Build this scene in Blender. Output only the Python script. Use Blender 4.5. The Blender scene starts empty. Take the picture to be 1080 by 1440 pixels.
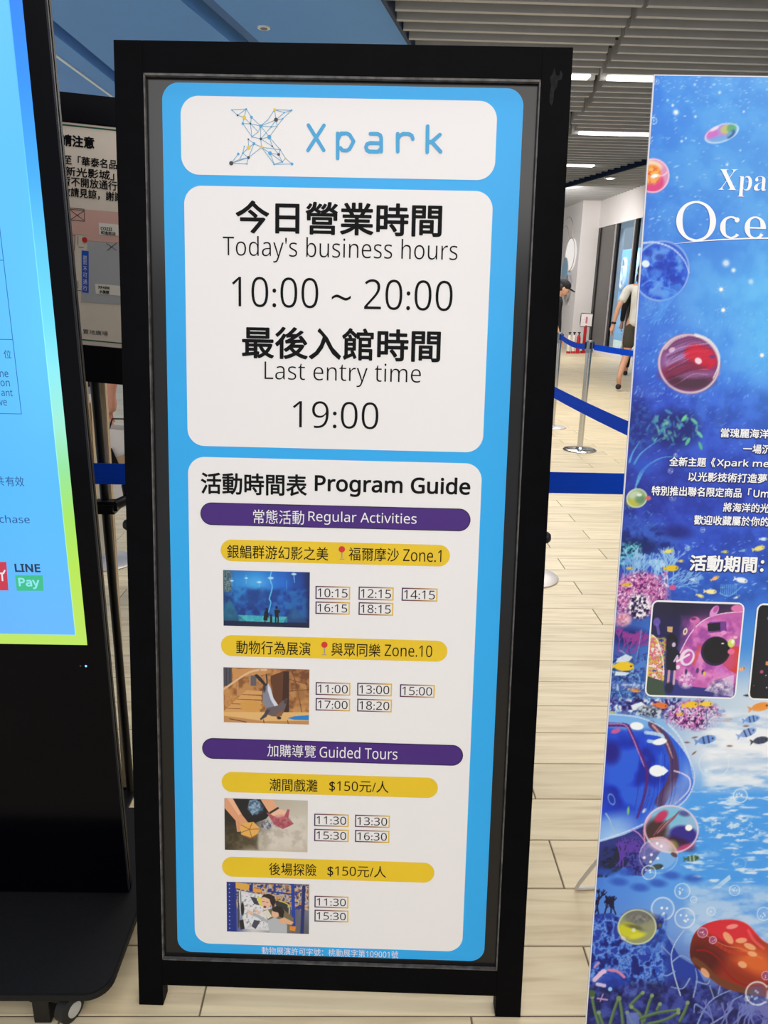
import bpy, bmesh, math, random
import numpy as np
from mathutils import Vector, Matrix

# ------------------------------------------------------------------ camera
F_PX, CAM_H = 1067.0, 1.38
YAW, PITCH, ROLL = math.radians(1.3), math.radians(16.6), math.radians(1.2)
_f = np.array([math.sin(YAW)*math.cos(PITCH), math.cos(YAW)*math.cos(PITCH), -math.sin(PITCH)])
_r = np.array([math.cos(YAW), -math.sin(YAW), 0.0]); _u = np.cross(_r, _f)
_cr, _sr = math.cos(ROLL), math.sin(ROLL)
CM = np.array([_cr*_r+_sr*_u, -_sr*_r+_cr*_u, _f])
CO = np.array([0.0, 0.0, CAM_H])
scene = bpy.context.scene
col = scene.collection
cd = bpy.data.cameras.new('camera'); cam = bpy.data.objects.new('camera', cd); col.objects.link(cam)
cd.sensor_fit = 'VERTICAL'; cd.sensor_height = 36; cd.sensor_width = 27; cd.lens = 36*F_PX/1440
cd.clip_start = .02; cd.clip_end = 200
m4 = Matrix.Identity(4)
for i in range(3):
    m4[i][0] = CM[0][i]; m4[i][1] = CM[1][i]; m4[i][2] = -CM[2][i]; m4[i][3] = CO[i]
cam.matrix_world = m4
scene.camera = cam

# ------------------------------------------------------------------ light
scene.view_settings.view_transform = 'Standard'; scene.view_settings.look = 'None'
scene.view_settings.gamma = 1; scene.view_settings.use_curve_mapping = False
scene.view_settings.exposure = 0.0
w = bpy.data.worlds.new('daylight'); scene.world = w; w.use_nodes = True
w.node_tree.nodes['Background'].inputs[0].default_value = (.93, .96, 1.0, 1)
w.node_tree.nodes['Background'].inputs[1].default_value = .78
def area(name, loc, size, sizey, power, colr, aim):
    l = bpy.data.lights.new(name, 'AREA'); l.shape = 'RECTANGLE'; l.size = size; l.size_y = sizey
    l.energy = power; l.color = colr
    o = bpy.data.objects.new(name, l); col.objects.link(o); o.location = loc
    d = Vector(aim)-Vector(loc); o.rotation_euler = d.to_track_quat('-Z', 'Y').to_euler(); return o
area('added_fill_light', (0.6, -1.6, 3.2), 5, 1.6, 90, (1, .97, .93), (0.3, 0.4, 0))  # this and the next four are added fills, not ceiling fixtures
area('added_fill_light', (1.5, 4.6, 3.2), 5, 1.2, 85, (1, .96, .90), (1.5, 4.6, 0))
area('added_fill_light', (2.4, 9.2, 3.1), 5, 1.2, 150, (1, .96, .90), (1.6, 9.2, 0))
area('added_fill_light', (0.7, 1.5, 3.2), 3, .8, 38, (1, .96, .90), (0.7, 1.5, 0))  # added to brighten the near floor
area('added_fill_light', (3.2, 15.8, 3.1), 1.6, .8, 105, (1, .96, .93), (3.9, 17.4, 0))  # added to brighten the far white walls
area('added_outside_fill', (5.9, 20.5, 4.3), 8, 1.2, 900, (.94, .97, 1), (7.2, 20.6, 1.9))  # area light added to brighten the wall outside the glass

# ------------------------------------------------------------------ measuring helpers (pixel of the photo -> point in the place)
def A3(*v): return np.array(v, float)
def ray(x, y): return A3((x-540)/F_PX, -(y-720)/F_PX, 1.0) @ CM
def onz(x, y, z=0.0): d = ray(x, y); return CO+d*((z-CO[2])/d[2])
def ony(x, y, Y): d = ray(x, y); return CO+d*(Y/d[1])
def onx(x, y, X): d = ray(x, y); return CO+d*(X/d[0])
class Frame:
    """a plane with origin a, axes u (right) and v (up), n towards the viewer"""
    def __init__(s, a, u, v):
        s.a = np.array(a, float); s.u = np.array(u, float); s.v = np.array(v, float)
        s.u /= np.linalg.norm(s.u); s.v /= np.linalg.norm(s.v); s.n = np.cross(s.u, s.v)
    def P(s, u, v, n=0.0): return s.a+s.u*u+s.v*v+s.n*n
    def uv(s, x, y):
        d = ray(x, y); t = np.dot(s.a-CO, s.n)/np.dot(d, s.n); p = CO+d*t-s.a
        return float(np.dot(p, s.u)), float(np.dot(p, s.v))
    def px(s, U, V):
        p = s.a[None]+U[:, None]*s.u[None]+V[:, None]*s.v[None]-CO[None]; q = p @ CM.T
        return 540+F_PX*q[:, 0]/q[:, 2], 720-F_PX*q[:, 1]/q[:, 2]
WORLD = Frame((0, 0, 0), (1, 0, 0), (0, 1, 0))

# ------------------------------------------------------------------ materials
def lin(c):
    c = np.array(c, float)/255.0
    return np.where(c <= .04045, c/12.92, ((c+.055)/1.055)**2.4)
MATS = {}
def mat(name, c, rough=.5, metal=0.0, emit=0.0, var=.06, scale=30, bump=0.0, spec=.5, stretch=None, coat=0.0):
    if name in MATS: return MATS[name]
    m = bpy.data.materials.new(name); m.use_nodes = True; nt = m.node_tree; b = nt.nodes['Principled BSDF']
    l = lin(c); rgba = (*l, 1)
    b.inputs['Base Color'].default_value = rgba; b.inputs['Roughness'].default_value = rough
    b.inputs['Metallic'].default_value = metal; b.inputs['Specular IOR Level'].default_value = spec
    b.inputs['Coat Weight'].default_value = coat
    if emit:
        b.inputs['Emission Color'].default_value = rgba; b.inputs['Emission Strength'].default_value = emit
        b.inputs['Base Color'].default_value = (0, 0, 0, 1)
    elif var:
        tc = nt.nodes.new('ShaderNodeTexCoord'); mp = nt.nodes.new('ShaderNodeMapping')
        nz = nt.nodes.new('ShaderNodeTexNoise'); nz.inputs['Scale'].default_value = scale; nz.inputs['Detail'].default_value = 6
        if stretch: mp.inputs['Scale'].default_value = stretch
        nt.links.new(tc.outputs['Object'], mp.inputs[0]); nt.links.new(mp.outputs[0], nz.inputs['Vector'])
        cr = nt.nodes.new('ShaderNodeValToRGB')
        cr.color_ramp.elements[0].position = .3; cr.color_ramp.elements[1].position = .7
        cr.color_ramp.elements[0].color = (*(l*(1-var)), 1); cr.color_ramp.elements[1].color = (*np.minimum(l*(1+var), 1), 1)
        nt.links.new(nz.outputs[0], cr.inputs[0]); nt.links.new(cr.outputs[0], b.inputs['Base Color'])
        if bump:
            bp = nt.nodes.new('ShaderNodeBump'); bp.inputs['Strength'].default_value = bump; bp.inputs['Distance'].default_value = .002
            nt.links.new(nz.outputs[0], bp.inputs['Height']); nt.links.new(bp.outputs[0], b.inputs['Normal'])
    MATS[name] = m; return m
def mat_attr(name, rough=.5, emit=0.0, spec=.5):
    if name in MATS: return MATS[name]
    m = bpy.data.materials.new(name); m.use_nodes = True; nt = m.node_tree; b = nt.nodes['Principled BSDF']
    at = nt.nodes.new('ShaderNodeAttribute'); at.attribute_name = 'print'
    b.inputs['Roughness'].default_value = rough; b.inputs['Specular IOR Level'].default_value = spec
    if emit:
        nt.links.new(at.outputs['Color'], b.inputs['Emission Color']); b.inputs['Emission Strength'].default_value = emit
        b.inputs['Base Color'].default_value = (.01, .01, .01, 1)
    else: nt.links.new(at.outputs['Color'], b.inputs['Base Color'])
    MATS[name] = m; return m
def mat_glass(name, c, alpha, rough=.03):
    m = bpy.data.materials.new(name); m.use_nodes = True; nt = m.node_tree
    nt.nodes.remove(nt.nodes['Principled BSDF'])
    out = nt.nodes['Material Output']; tr = nt.nodes.new('ShaderNodeBsdfTransparent'); gl = nt.nodes.new('ShaderNodeBsdfGlossy')
    mx = nt.nodes.new('ShaderNodeMixShader'); gl.inputs['Roughness'].default_value = rough
    tr.inputs[0].default_value = (*lin(c), 1); mx.inputs[0].default_value = alpha
    nt.links.new(tr.outputs[0], mx.inputs[1]); nt.links.new(gl.outputs[0], mx.inputs[2]); nt.links.new(mx.outputs[0], out.inputs[0]); return m

BLACK = mat('black_paint', (6, 6, 9), .55, var=.25, scale=22, bump=.1, spec=.05)
BLACKM = mat('black_metal', (14, 14, 17), .42, var=.15, spec=.3)
BACKING = mat('grey_backing_board', (22, 21, 23), .2, var=.08, scale=8, spec=.38)
WORN = mat('worn_silver_edge', (84, 81, 80), .55, var=.6, scale=60)
CYAN = mat('blue_print', (36, 172, 244), .45, var=.015, scale=5)
WHITE = mat('white_print', (240, 237, 238), .5, var=.008, scale=4)
INK = mat('black_ink', (20, 19, 21), .6, var=0, spec=.1)
INKB = mat('blue_ink', (66, 165, 220), .5, var=0)
INKW = mat('white_ink', (240, 238, 240), .5, var=0)
PURPLE = mat('purple_print', (66, 22, 122), .5, var=.03, scale=9)
PURPLED = mat('dark_purple_print', (30, 12, 62), .5, var=0)
YELLOW = mat('yellow_print', (236, 198, 30), .5, var=.03, scale=9)
PINR = mat('pin_red', (215, 45, 40), .5, var=0)
PINS = mat('pin_silver', (150, 150, 150), .5, var=0)
CHROME = mat('brushed_steel', (205, 205, 205), .16, metal=1.0, var=.05, scale=60)
STEELB = mat('satin_steel_base', (215, 208, 206), .42, metal=.55, var=.06, scale=12)
BELT = mat('blue_webbing', (2, 72, 214), .7, var=.10, scale=90, stretch=(.1, .1, 6), bump=.2, spec=.15)
WOODT = mat('pale_wood', (196, 172, 138), .6, var=.12, scale=14, stretch=(6, 6, .5), bump=.1)
PRINT = mat_attr('colour_print', .42)
SCREEN = mat_attr('lit_screen', .2, emit=1.0)
SKIN = mat('skin', (205, 150, 120), .6, var=.04)

# ------------------------------------------------------------------ objects
def tag(o, label=None, cat=None, group=None, kind=None):
    if label: o['label'] = label
    if cat: o['category'] = cat
    if group: o['group'] = group
    if kind: o['kind'] = kind
    return o
def empty(name, loc, label, cat, group=None):
    o = bpy.data.objects.new(name, None); col.objects.link(o); o.location = tuple(float(t) for t in loc)
    o.empty_display_size = .1
    return tag(o, label, cat, group)
def root_loc(p):
    L = Vector((0, 0, 0))
    while p is not None: L = L+Vector(p.location); p = p.parent
    return L
class MB:
    def __init__(s): s.v = []; s.f = []
    def add(s, vs, fs):
        k = len(s.v); s.v += [tuple(float(c) for c in p) for p in vs]; s.f += [tuple(i+k for i in f) for f in fs]; return s
    def box(s, fr, u0, u1, v0, v1, n0, n1):
        P = [fr.P(u, v, n) for n in (n0, n1) for v in (v0, v1) for u in (u0, u1)]
        return s.add(P, [(0, 2, 3, 1), (4, 5, 7, 6), (0, 1, 5, 4), (2, 6, 7, 3), (0, 4, 6, 2), (1, 3, 7, 5)])
    def wbox(s, x0, x1, y0, y1, z0, z1): return s.box(WORLD, x0, x1, y0, y1, z0, z1)
    def prism(s, fr, pts, n0, n1):
        a = sum(pts[i][0]*pts[(i+1) % len(pts)][1]-pts[(i+1) % len(pts)][0]*pts[i][1] for i in range(len(pts)))
        if a < 0: pts = pts[::-1]
        k = len(pts)
        V = [fr.P(p[0], p[1], n0) for p in pts]+[fr.P(p[0], p[1], n1) for p in pts]
        return s.add(V, [tuple(range(k))[::-1], tuple(range(k, 2*k))]+[(i, (i+1) % k, k+(i+1) % k, k+i) for i in range(k)])
    def tube(s, pts, r, seg=12, cap=True):
        pts = [Vector(tuple(float(c) for c in p)) for p in pts]; rs = r if isinstance(r, (list, tuple)) else [r]*len(pts)
        V = []; Fc = []; ref = None
        for i, p in enumerate(pts):
            t = (pts[min(i+1, len(pts)-1)]-pts[max(i-1, 0)]).normalized()
            if ref is None:
                ref = Vector((0, 0, 1)) if abs(t.z) < .9 else Vector((1, 0, 0))
            x = (ref-t*ref.dot(t)).normalized(); y = t.cross(x); ref = x
            for k in range(seg):
                a = 2*math.pi*k/seg; V.append(p+(x*math.cos(a)+y*math.sin(a))*rs[i])
        for i in range(len(pts)-1):
            for k in range(seg):
                Fc.append((i*seg+k, i*seg+(k+1) % seg, (i+1)*seg+(k+1) % seg, (i+1)*seg+k))
        if cap: Fc.append(tuple(range(seg))[::-1]); Fc.append(tuple((len(pts)-1)*seg+k for k in range(seg)))
        return s.add(V, Fc)
    def lathe(s, c, prof, seg=32, ax=(0, 0, 1)):
        ax = Vector(ax).normalized(); ref = Vector((1, 0, 0)) if abs(ax.x) < .9 else Vector((0, 1, 0))
        x = (ref-ax*ref.dot(ax)).normalized(); y = ax.cross(x); c = Vector(tuple(float(t) for t in c)); V = []; Fc = []
        for r, h in prof:
            for k in range(seg):
                a = 2*math.pi*k/seg; V.append(c+ax*h+(x*math.cos(a)+y*math.sin(a))*r)
        for i in range(len(prof)-1):
            for k in range(seg): Fc.append((i*seg+k, i*seg+(k+1) % seg, (i+1)*seg+(k+1) % seg, (i+1)*seg+k))
        Fc.append(tuple(range(seg))[::-1]); Fc.append(tuple((len(prof)-1)*seg+k for k in range(seg)))
        return s.add(V, Fc)
    def ball(s, c, r, seg=16, rings=10, sq=(1, 1, 1)):
        c = Vector(tuple(float(t) for t in c)); V = []; Fc = []
        for i in range(rings+1):
            th = math.pi*i/rings
            for k in range(seg):
                a = 2*math.pi*k/seg
                V.append(c+Vector((math.sin(th)*math.cos(a)*r*sq[0], math.sin(th)*math.sin(a)*r*sq[1], math.cos(th)*r*sq[2])))
        for i in range(rings):
            for k in range(seg): Fc.append((i*seg+k, (i+1)*seg+k, (i+1)*seg+(k+1) % seg, i*seg+(k+1) % seg))
        return s.add(V, Fc)
    def build(s, name, m, parent=None, bevel=0.0, smooth=False, loc=None, fix=False):
        L = root_loc(parent)
        if loc is not None: L = L+Vector(tuple(float(t) for t in loc))
        me = bpy.data.meshes.new(name)
        me.from_pydata([(p[0]-L.x, p[1]-L.y, p[2]-L.z) for p in s.v], [], s.f)
        if bevel or fix:
            bm = bmesh.new(); bm.from_mesh(me)
            if fix: bmesh.ops.remove_doubles(bm, verts=bm.verts, dist=1e-6)
            if bevel: bmesh.ops.bevel(bm, geom=list(bm.edges), offset=bevel, segments=2, affect='EDGES', clamp_overlap=True)
            bmesh.ops.recalc_face_normals(bm, faces=bm.faces)
            bm.to_mesh(me); bm.free()
        if smooth:
            me.polygons.foreach_set('use_smooth', [True]*len(me.polygons)); me.set_sharp_from_angle(angle=math.radians(38))
        me.materials.append(m)
        o = bpy.data.objects.new(name, me); col.objects.link(o)
        if parent is not None: o.parent = parent
        if loc is not None: o.location = tuple(float(t) for t in loc)
        return o
def copy_tree(o, parent=None, loc=None):
    c = o.copy(); col.objects.link(c)
    if parent is not None: c.parent = parent
    if loc is not None: c.location = loc
    for ch in [x for x in bpy.data.objects if x.parent == o]: copy_tree(ch, c)
    return c
def rrect(u0, u1, v0, v1, r, seg=8):
    r = min(r, (u1-u0)/2-1e-5, (v1-v0)/2-1e-5); pts = []
    for cx, cy, a0 in ((u1-r, v0+r, -90), (u1-r, v1-r, 0), (u0+r, v1-r, 90), (u0+r, v0+r, 180)):
        for k in range(seg+1):
            a = math.radians(a0+90*k/seg); pts.append((cx+r*math.cos(a), cy+r*math.sin(a)))
    return pts

# ---- text: glyph outlines of the built-in typeface turned into a thin mesh, fitted to a box in the plane
def glyph_mesh(s, bold=0.0, offset=0.0, res=3, spacing=1.0):
    cu = bpy.data.curves.new('glyphs', 'FONT'); cu.body = s; cu.size = 1.0; cu.offset = offset; cu.resolution_u = res
    cu.space_character = spacing
    o = bpy.data.objects.new('glyphs', cu); col.objects.link(o)
    dg = bpy.context.evaluated_depsgraph_get(); me = bpy.data.meshes.new_from_object(o.evaluated_get(dg))
    n = len(me.vertices); co = np.empty(n*3); me.vertices.foreach_get('co', co); co = co.reshape(-1, 3)[:, :2]
    fs = [tuple(p.vertices) for p in me.polygons]
    bpy.data.objects.remove(o); bpy.data.curves.remove(cu); bpy.data.meshes.remove(me)
    return co, fs
def sans(s):
    o = ''
    for c in s:
        if 'A' <= c <= 'Z': o += chr(0x1D5A0+ord(c)-65)
        elif 'a' <= c <= 'z': o += chr(0x1D5BA+ord(c)-97)
        elif '0' <= c <= '9': o += chr(0x1D7E2+ord(c)-48)
        else: o += c
    return o
def text(fr, s, pl, pr, h, m, parent, n, bold=0.0, offset=0.0, name='printed_text', spacing=1.0, label=None, vert=False):
    """pl, pr: photo pixels of the middle of the left and right ink edges; h: ink height in photo pixels there"""
    s = sans(s); co, fs = glyph_mesh(s, offset=offset, spacing=spacing)
    lo = co.min(0); hi = co.max(0)
    ul, vl = fr.uv(*pl); ur, vr = fr.uv(*pr)
    mx, my = (pl[0]+pr[0])/2, (pl[1]+pr[1])/2
    H = fr.uv(mx, my-h/2)[1]-fr.uv(mx, my+h/2)[1]; W = ur-ul
    um, vm = (ul+ur)/2, (vl+vr)/2
    hb = bold*H/(hi[1]-lo[1])
    sx = (W-2*hb)/(hi[0]-lo[0]); sy = (H-2*hb)/(hi[1]-lo[1])
    U = um+(co[:, 0]-(lo[0]+hi[0])/2)*sx; V = vm+(co[:, 1]-(lo[1]+hi[1])/2)*sy
    mb = MB(); k = 0
    dirs = [(0, 0)]+([(math.cos(a), math.sin(a)) for a in np.linspace(0, 2*math.pi, 11)[:-1]] if bold else [])
    for dx, dy in dirs:
        mb.add([fr.P(U[i]+dx*hb, V[i]+dy*hb, n+k*1.5e-5) for i in range(len(U))], fs); k += 1
    o = mb.build(name, m, parent)
    if label: o['label'] = label
    return o
def strokes(mb, fr, pts, wd, n, k=0, capseg=10):
    """round-ended flat strokes through uv points"""
    for i in range(len(pts)-1):
        a = np.array(pts[i]); b = np.array(pts[i+1]); d = b-a; L = np.linalg.norm(d)
        if L < 1e-7: continue
        d /= L; q = np.array([-d[1], d[0]])*wd/2
        z = n+k*1.2e-5; k += 1
        mb.add([fr.P(*(a-q), z), fr.P(*(b-q), z), fr.P(*(b+q), z), fr.P(*(a+q), z)], [(0, 1, 2, 3)])
    for p in pts:
        z = n+k*1.2e-5; k += 1
        mb.add([fr.P(p[0]+wd/2*math.cos(t), p[1]+wd/2*math.sin(t), z) for t in np.linspace(0, 2*math.pi, capseg+1)[:-1]], [tuple(range(capseg))])
    return k
def disc(mb, fr, c, r, n, seg=12):
    mb.add([fr.P(c[0]+r*math.cos(t), c[1]+r*math.sin(t), n) for t in np.linspace(0, 2*math.pi, seg+1)[:-1]], [tuple(range(seg))])

# ---- a painter for printed pictures: colours laid on a canvas and carried by the vertices of a fine flat grid
def vnoise(h, w_, cell, rng, octaves=4, asp=1.0):
    out = np.zeros((h, w_)); amp = 1.0; tot = 0
    for _ in range(octaves):
        gh, gw = int(h/cell)+3, int(w_/cell/asp)+3; g = rng.random((gh, gw))
        y = np.arange(h)/cell; x = np.arange(w_)/cell/asp; yi = y.astype(int); xi = x.astype(int)
        fy = (y-yi)[:, None]; fx = (x-xi)[None]; fy = fy*fy*(3-2*fy); fx = fx*fx*(3-2*fx)
        a = g[yi][:, xi]; b = g[yi][:, xi+1]; c = g[yi+1][:, xi]; d = g[yi+1][:, xi+1]
        out += amp*((a*(1-fx)+b*fx)*(1-fy)+(c*(1-fx)+d*fx)*fy); tot += amp; amp *= .55; cell = max(cell/2, 1.01)
    return out/tot
def catmull(pts, k=6, closed=False):
    n = len(pts)
    if n < 3: return list(pts)
    P = [np.array(p, float) for p in pts]; out = []; m_ = n if closed else n-1
    for i in range(m_):
        p1, p2 = P[i], P[(i+1) % n]; p0 = P[(i-1) % n] if closed or i > 0 else p1; p3 = P[(i+2) % n] if closed or i+2 < n else p2
        for j in range(k):
            t = j/k; q = .5*((2*p1)+(p2-p0)*t+(2*p0-5*p1+4*p2-p3)*t*t+(3*p1-p0-3*p2+p3)*t**3); out.append((float(q[0]), float(q[1])))
    if not closed: out.append((float(P[-1][0]), float(P[-1][1])))
    return out
class Canvas:
    def __init__(s, x0, y0, x1, y1, sc, seed=1):
        s.x0, s.y0, s.sc = x0, y0, sc; s.w = int((x1-x0)*sc)+1; s.h = int((y1-y0)*sc)+1
        s.a = np.zeros((s.h, s.w, 3)); s.X = x0+np.arange(s.w)[None]/sc; s.Y = y0+np.arange(s.h)[:, None]/sc
        s.rng = np.random.default_rng(seed); s.rnd = random.Random(seed)
    def ctrl(s, xs, ys, cols):
        """smooth field through a small table of colours"""
        C = np.array(cols, float); X = np.broadcast_to(s.X, (s.h, s.w)).ravel(); Y = np.broadcast_to(s.Y, (s.h, s.w)).ravel()
        def loc(v, k):
            i = np.clip(np.searchsorted(k, v)-1, 0, len(k)-2); k = np.array(k, float); t = np.clip((v-k[i])/(k[i+1]-k[i]), 0, 1); return i, t*t*(3-2*t)
        i, tx = loc(X, xs); j, ty = loc(Y, ys); tx = tx[:, None]; ty = ty[:, None]
        r = (C[j, i]*(1-tx)+C[j, i+1]*tx)*(1-ty)+(C[j+1, i]*(1-tx)+C[j+1, i+1]*tx)*ty
        s.a[:] = r.reshape(s.h, s.w, 3)
    def win(s, x0, y0, x1, y1):
        i0 = max(0, int((x0-s.x0)*s.sc)); i1 = min(s.w, int((x1-s.x0)*s.sc)+2)
        j0 = max(0, int((y0-s.y0)*s.sc)); j1 = min(s.h, int((y1-s.y0)*s.sc)+2)
        if i1 <= i0 or j1 <= j0: return None
        return slice(j0, j1), slice(i0, i1), s.X[:, i0:i1], s.Y[j0:j1]
    def mix(s, js, is_, M, c):
        M = np.clip(M, 0, 1)[..., None]; s.a[js, is_] = s.a[js, is_]*(1-M)+np.asarray(c, float)*M
    def ell(s, cx, cy, rx, ry=None, rot=0, c=(255, 255, 255), al=1.0, soft=1.0, ring=None, fall=False):
        ry = ry or rx; R = max(rx, ry)+soft+2; W = s.win(cx-R, cy-R, cx+R, cy+R)
        if W is None: return
        js, is_, X, Y = W; a = math.radians(rot); dx = X-cx; dy = Y-cy
        p = dx*math.cos(a)+dy*math.sin(a); q = -dx*math.sin(a)+dy*math.cos(a)
        d = np.sqrt((p/rx)**2+(q/ry)**2); e = (d-1)*min(rx, ry)
        if fall: M = np.clip(1-d, 0, 1)**1.3
        elif ring: M = np.clip(1-np.abs(e+ring/2)/(ring/2)+.25, 0, 1)
        else: M = np.clip(.5-e/soft, 0, 1)
        s.mix(js, is_, M*al, c)
    def poly(s, pts, c, al=1.0):
        xs = [p[0] for p in pts]; ys = [p[1] for p in pts]; W = s.win(min(xs)-1, min(ys)-1, max(xs)+1, max(ys)+1)
        if W is None: return
        js, is_, X, Y = W; acc = 0
        for ox, oy in ((.25, .25), (-.25, .25), (.25, -.25), (-.25, -.25)):
            XX = X+ox/s.sc; YY = Y+oy/s.sc; ins = np.zeros((YY.shape[0], XX.shape[1]), bool)
            for i in range(len(pts)):
                (x1, y1), (x2, y2) = pts[i], pts[(i+1) % len(pts)]
                if y1 == y2: continue
                ins ^= ((y1 > YY) != (y2 > YY)) & (XX < (x2-x1)*(YY-y1)/(y2-y1)+x1)
            acc = acc+ins*.25
        s.mix(js, is_, acc*al, c)
    def line(s, pts, wd, c, al=1.0, w2=None):
        if len(pts) > 2: pts = catmull(pts, 5)
        n = len(pts)-1
        for i in range(n):
            (x1, y1), (x2, y2) = pts[i], pts[i+1]; ww = wd if w2 is None else wd+(w2-wd)*(i+.5)/n
            W = s.win(min(x1, x2)-ww-1, min(y1, y2)-ww-1, max(x1, x2)+ww+1, max(y1, y2)+ww+1)
            if W is None: continue
            js, is_, X, Y = W; dx, dy = x2-x1, y2-y1; L = dx*dx+dy*dy+1e-9
            t = np.clip(((X-x1)*dx+(Y-y1)*dy)/L, 0, 1); d = np.hypot(X-x1-t*dx, Y-y1-t*dy)
            s.mix(js, is_, np.clip((ww/2-d)*s.sc+.5, 0, 1)*al*min(1, ww*s.sc), c)
    def texture(s, x0, y0, x1, y1, cell, cols, al=1.0, thr=(.35, .65), pts=None, octaves=4, soft=6, asp=1.0):
        """noise patch running through a list of colours, feathered to the box (or clipped by an ellipse)"""
        W = s.win(x0, y0, x1, y1)
        if W is None: return
        js, is_, X, Y = W; h, w_ = Y.shape[0], X.shape[1]; N = vnoise(h, w_, cell*s.sc, s.rng, octaves, asp)
        t = np.clip((N-thr[0])/(thr[1]-thr[0]), 0, 1)*(len(cols)-1); i = np.clip(t.astype(int), 0, len(cols)-2); f = (t-i)[..., None]
        C = np.array(cols, float); c = C[i]*(1-f)+C[i+1]*f
        if pts == 'ell':
            d = np.sqrt(((X-(x0+x1)/2)/((x1-x0)/2))**2+((Y-(y0+y1)/2)/((y1-y0)/2))**2); M = np.clip((1-d)*min(x1-x0, y1-y0)/2/soft, 0, 1)
        else: M = np.clip(np.minimum(np.minimum(X-x0, x1-X), np.minimum(Y-y0, y1-Y))/soft, 0, 1)
        M = np.broadcast_to(M, (h, w_))*al
        s.a[js, is_] = s.a[js, is_]*(1-M[..., None])+c*M[..., None]
    def bubble(s, cx, cy, r, c=(235, 245, 255), al=.8, inner=.12):
        s.ell(cx, cy, r, c=c, al=inner); s.ell(cx, cy, r, c=c, al=al, ring=max(1.2, r*.16))
        for k in range(5 if r > 7 else 2):
            a = s.rnd.uniform(0, 6.28); q = s.rnd.uniform(0, .55)*r
            s.ell(cx+q*math.cos(a), cy+q*math.sin(a), max(.7, r*.1), c=(255, 255, 255), al=.85)
    def branch(s, x, y, ang, L, wd, c, depth, al=1.0, spread=.5):
        if depth == 0 or L < 1.5: return
        x2 = x+L*math.cos(ang); y2 = y-L*math.sin(ang); mx = (x+x2)/2+s.rnd.uniform(-.1, .1)*L; my = (y+y2)/2+s.rnd.uniform(-.1, .1)*L
        s.line([(x, y), (mx, my), (x2, y2)], wd, c, al)
        for k in range(s.rnd.choice([2, 2, 3])): s.branch(x2, y2, ang+s.rnd.uniform(-spread, spread), L*s.rnd.uniform(.6, .9), max(wd*.75, .7), c, depth-1, al, spread)
    def sample(s, x, y):
        fx = np.clip((x-s.x0)*s.sc, 0, s.w-1.001); fy = np.clip((y-s.y0)*s.sc, 0, s.h-1.001); i = fx.astype(int); j = fy.astype(int)
        tx = (fx-i)[:, None]; ty = (fy-j)[:, None]; a = s.a
        return (a[j, i]*(1-tx)+a[j, i+1]*tx)*(1-ty)+(a[j+1, i]*(1-tx)+a[j+1, i+1]*tx)*ty
def grid_print(name, fr, us, vs, n, colour_fn, m, parent, label=None):
    U, V = np.meshgrid(us, vs); Uf = U.ravel(); Vf = V.ravel(); nu, nv = len(us), len(vs)
    L = np.array(root_loc(parent)); P = fr.a[None]+Uf[:, None]*fr.u[None]+Vf[:, None]*fr.v[None]+n*fr.n[None]-L[None]
    idx = np.arange(nu*nv).reshape(nv, nu); q = np.stack([idx[:-1, :-1], idx[:-1, 1:], idx[1:, 1:], idx[1:, :-1]], -1).reshape(-1, 4)
    me = bpy.data.meshes.new(name); me.vertices.add(nu*nv); me.vertices.foreach_set('co', P.ravel())
    me.loops.add(q.size); me.loops.foreach_set('vertex_index', q.ravel().astype(np.int32))
    me.polygons.add(len(q)); me.polygons.foreach_set('loop_start', np.arange(0, q.size, 4, dtype=np.int32)); me.update(calc_edges=True)
    c = np.clip(colour_fn(Uf, Vf), 0, 255); rgba = np.ones((len(Uf), 4), np.float32); rgba[:, :3] = lin(c)
    at = me.color_attributes.new('print', 'FLOAT_COLOR', 'POINT'); at.data.foreach_set('color', rgba.ravel())
    me.materials.append(m); o = bpy.data.objects.new(name, me); col.objects.link(o); o.parent = parent
    if label: o['label'] = label
    return o
# ================================================================== setting
rng = random.Random(5)
def struct(o, kind='structure'): o['kind'] = kind; return o
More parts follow.
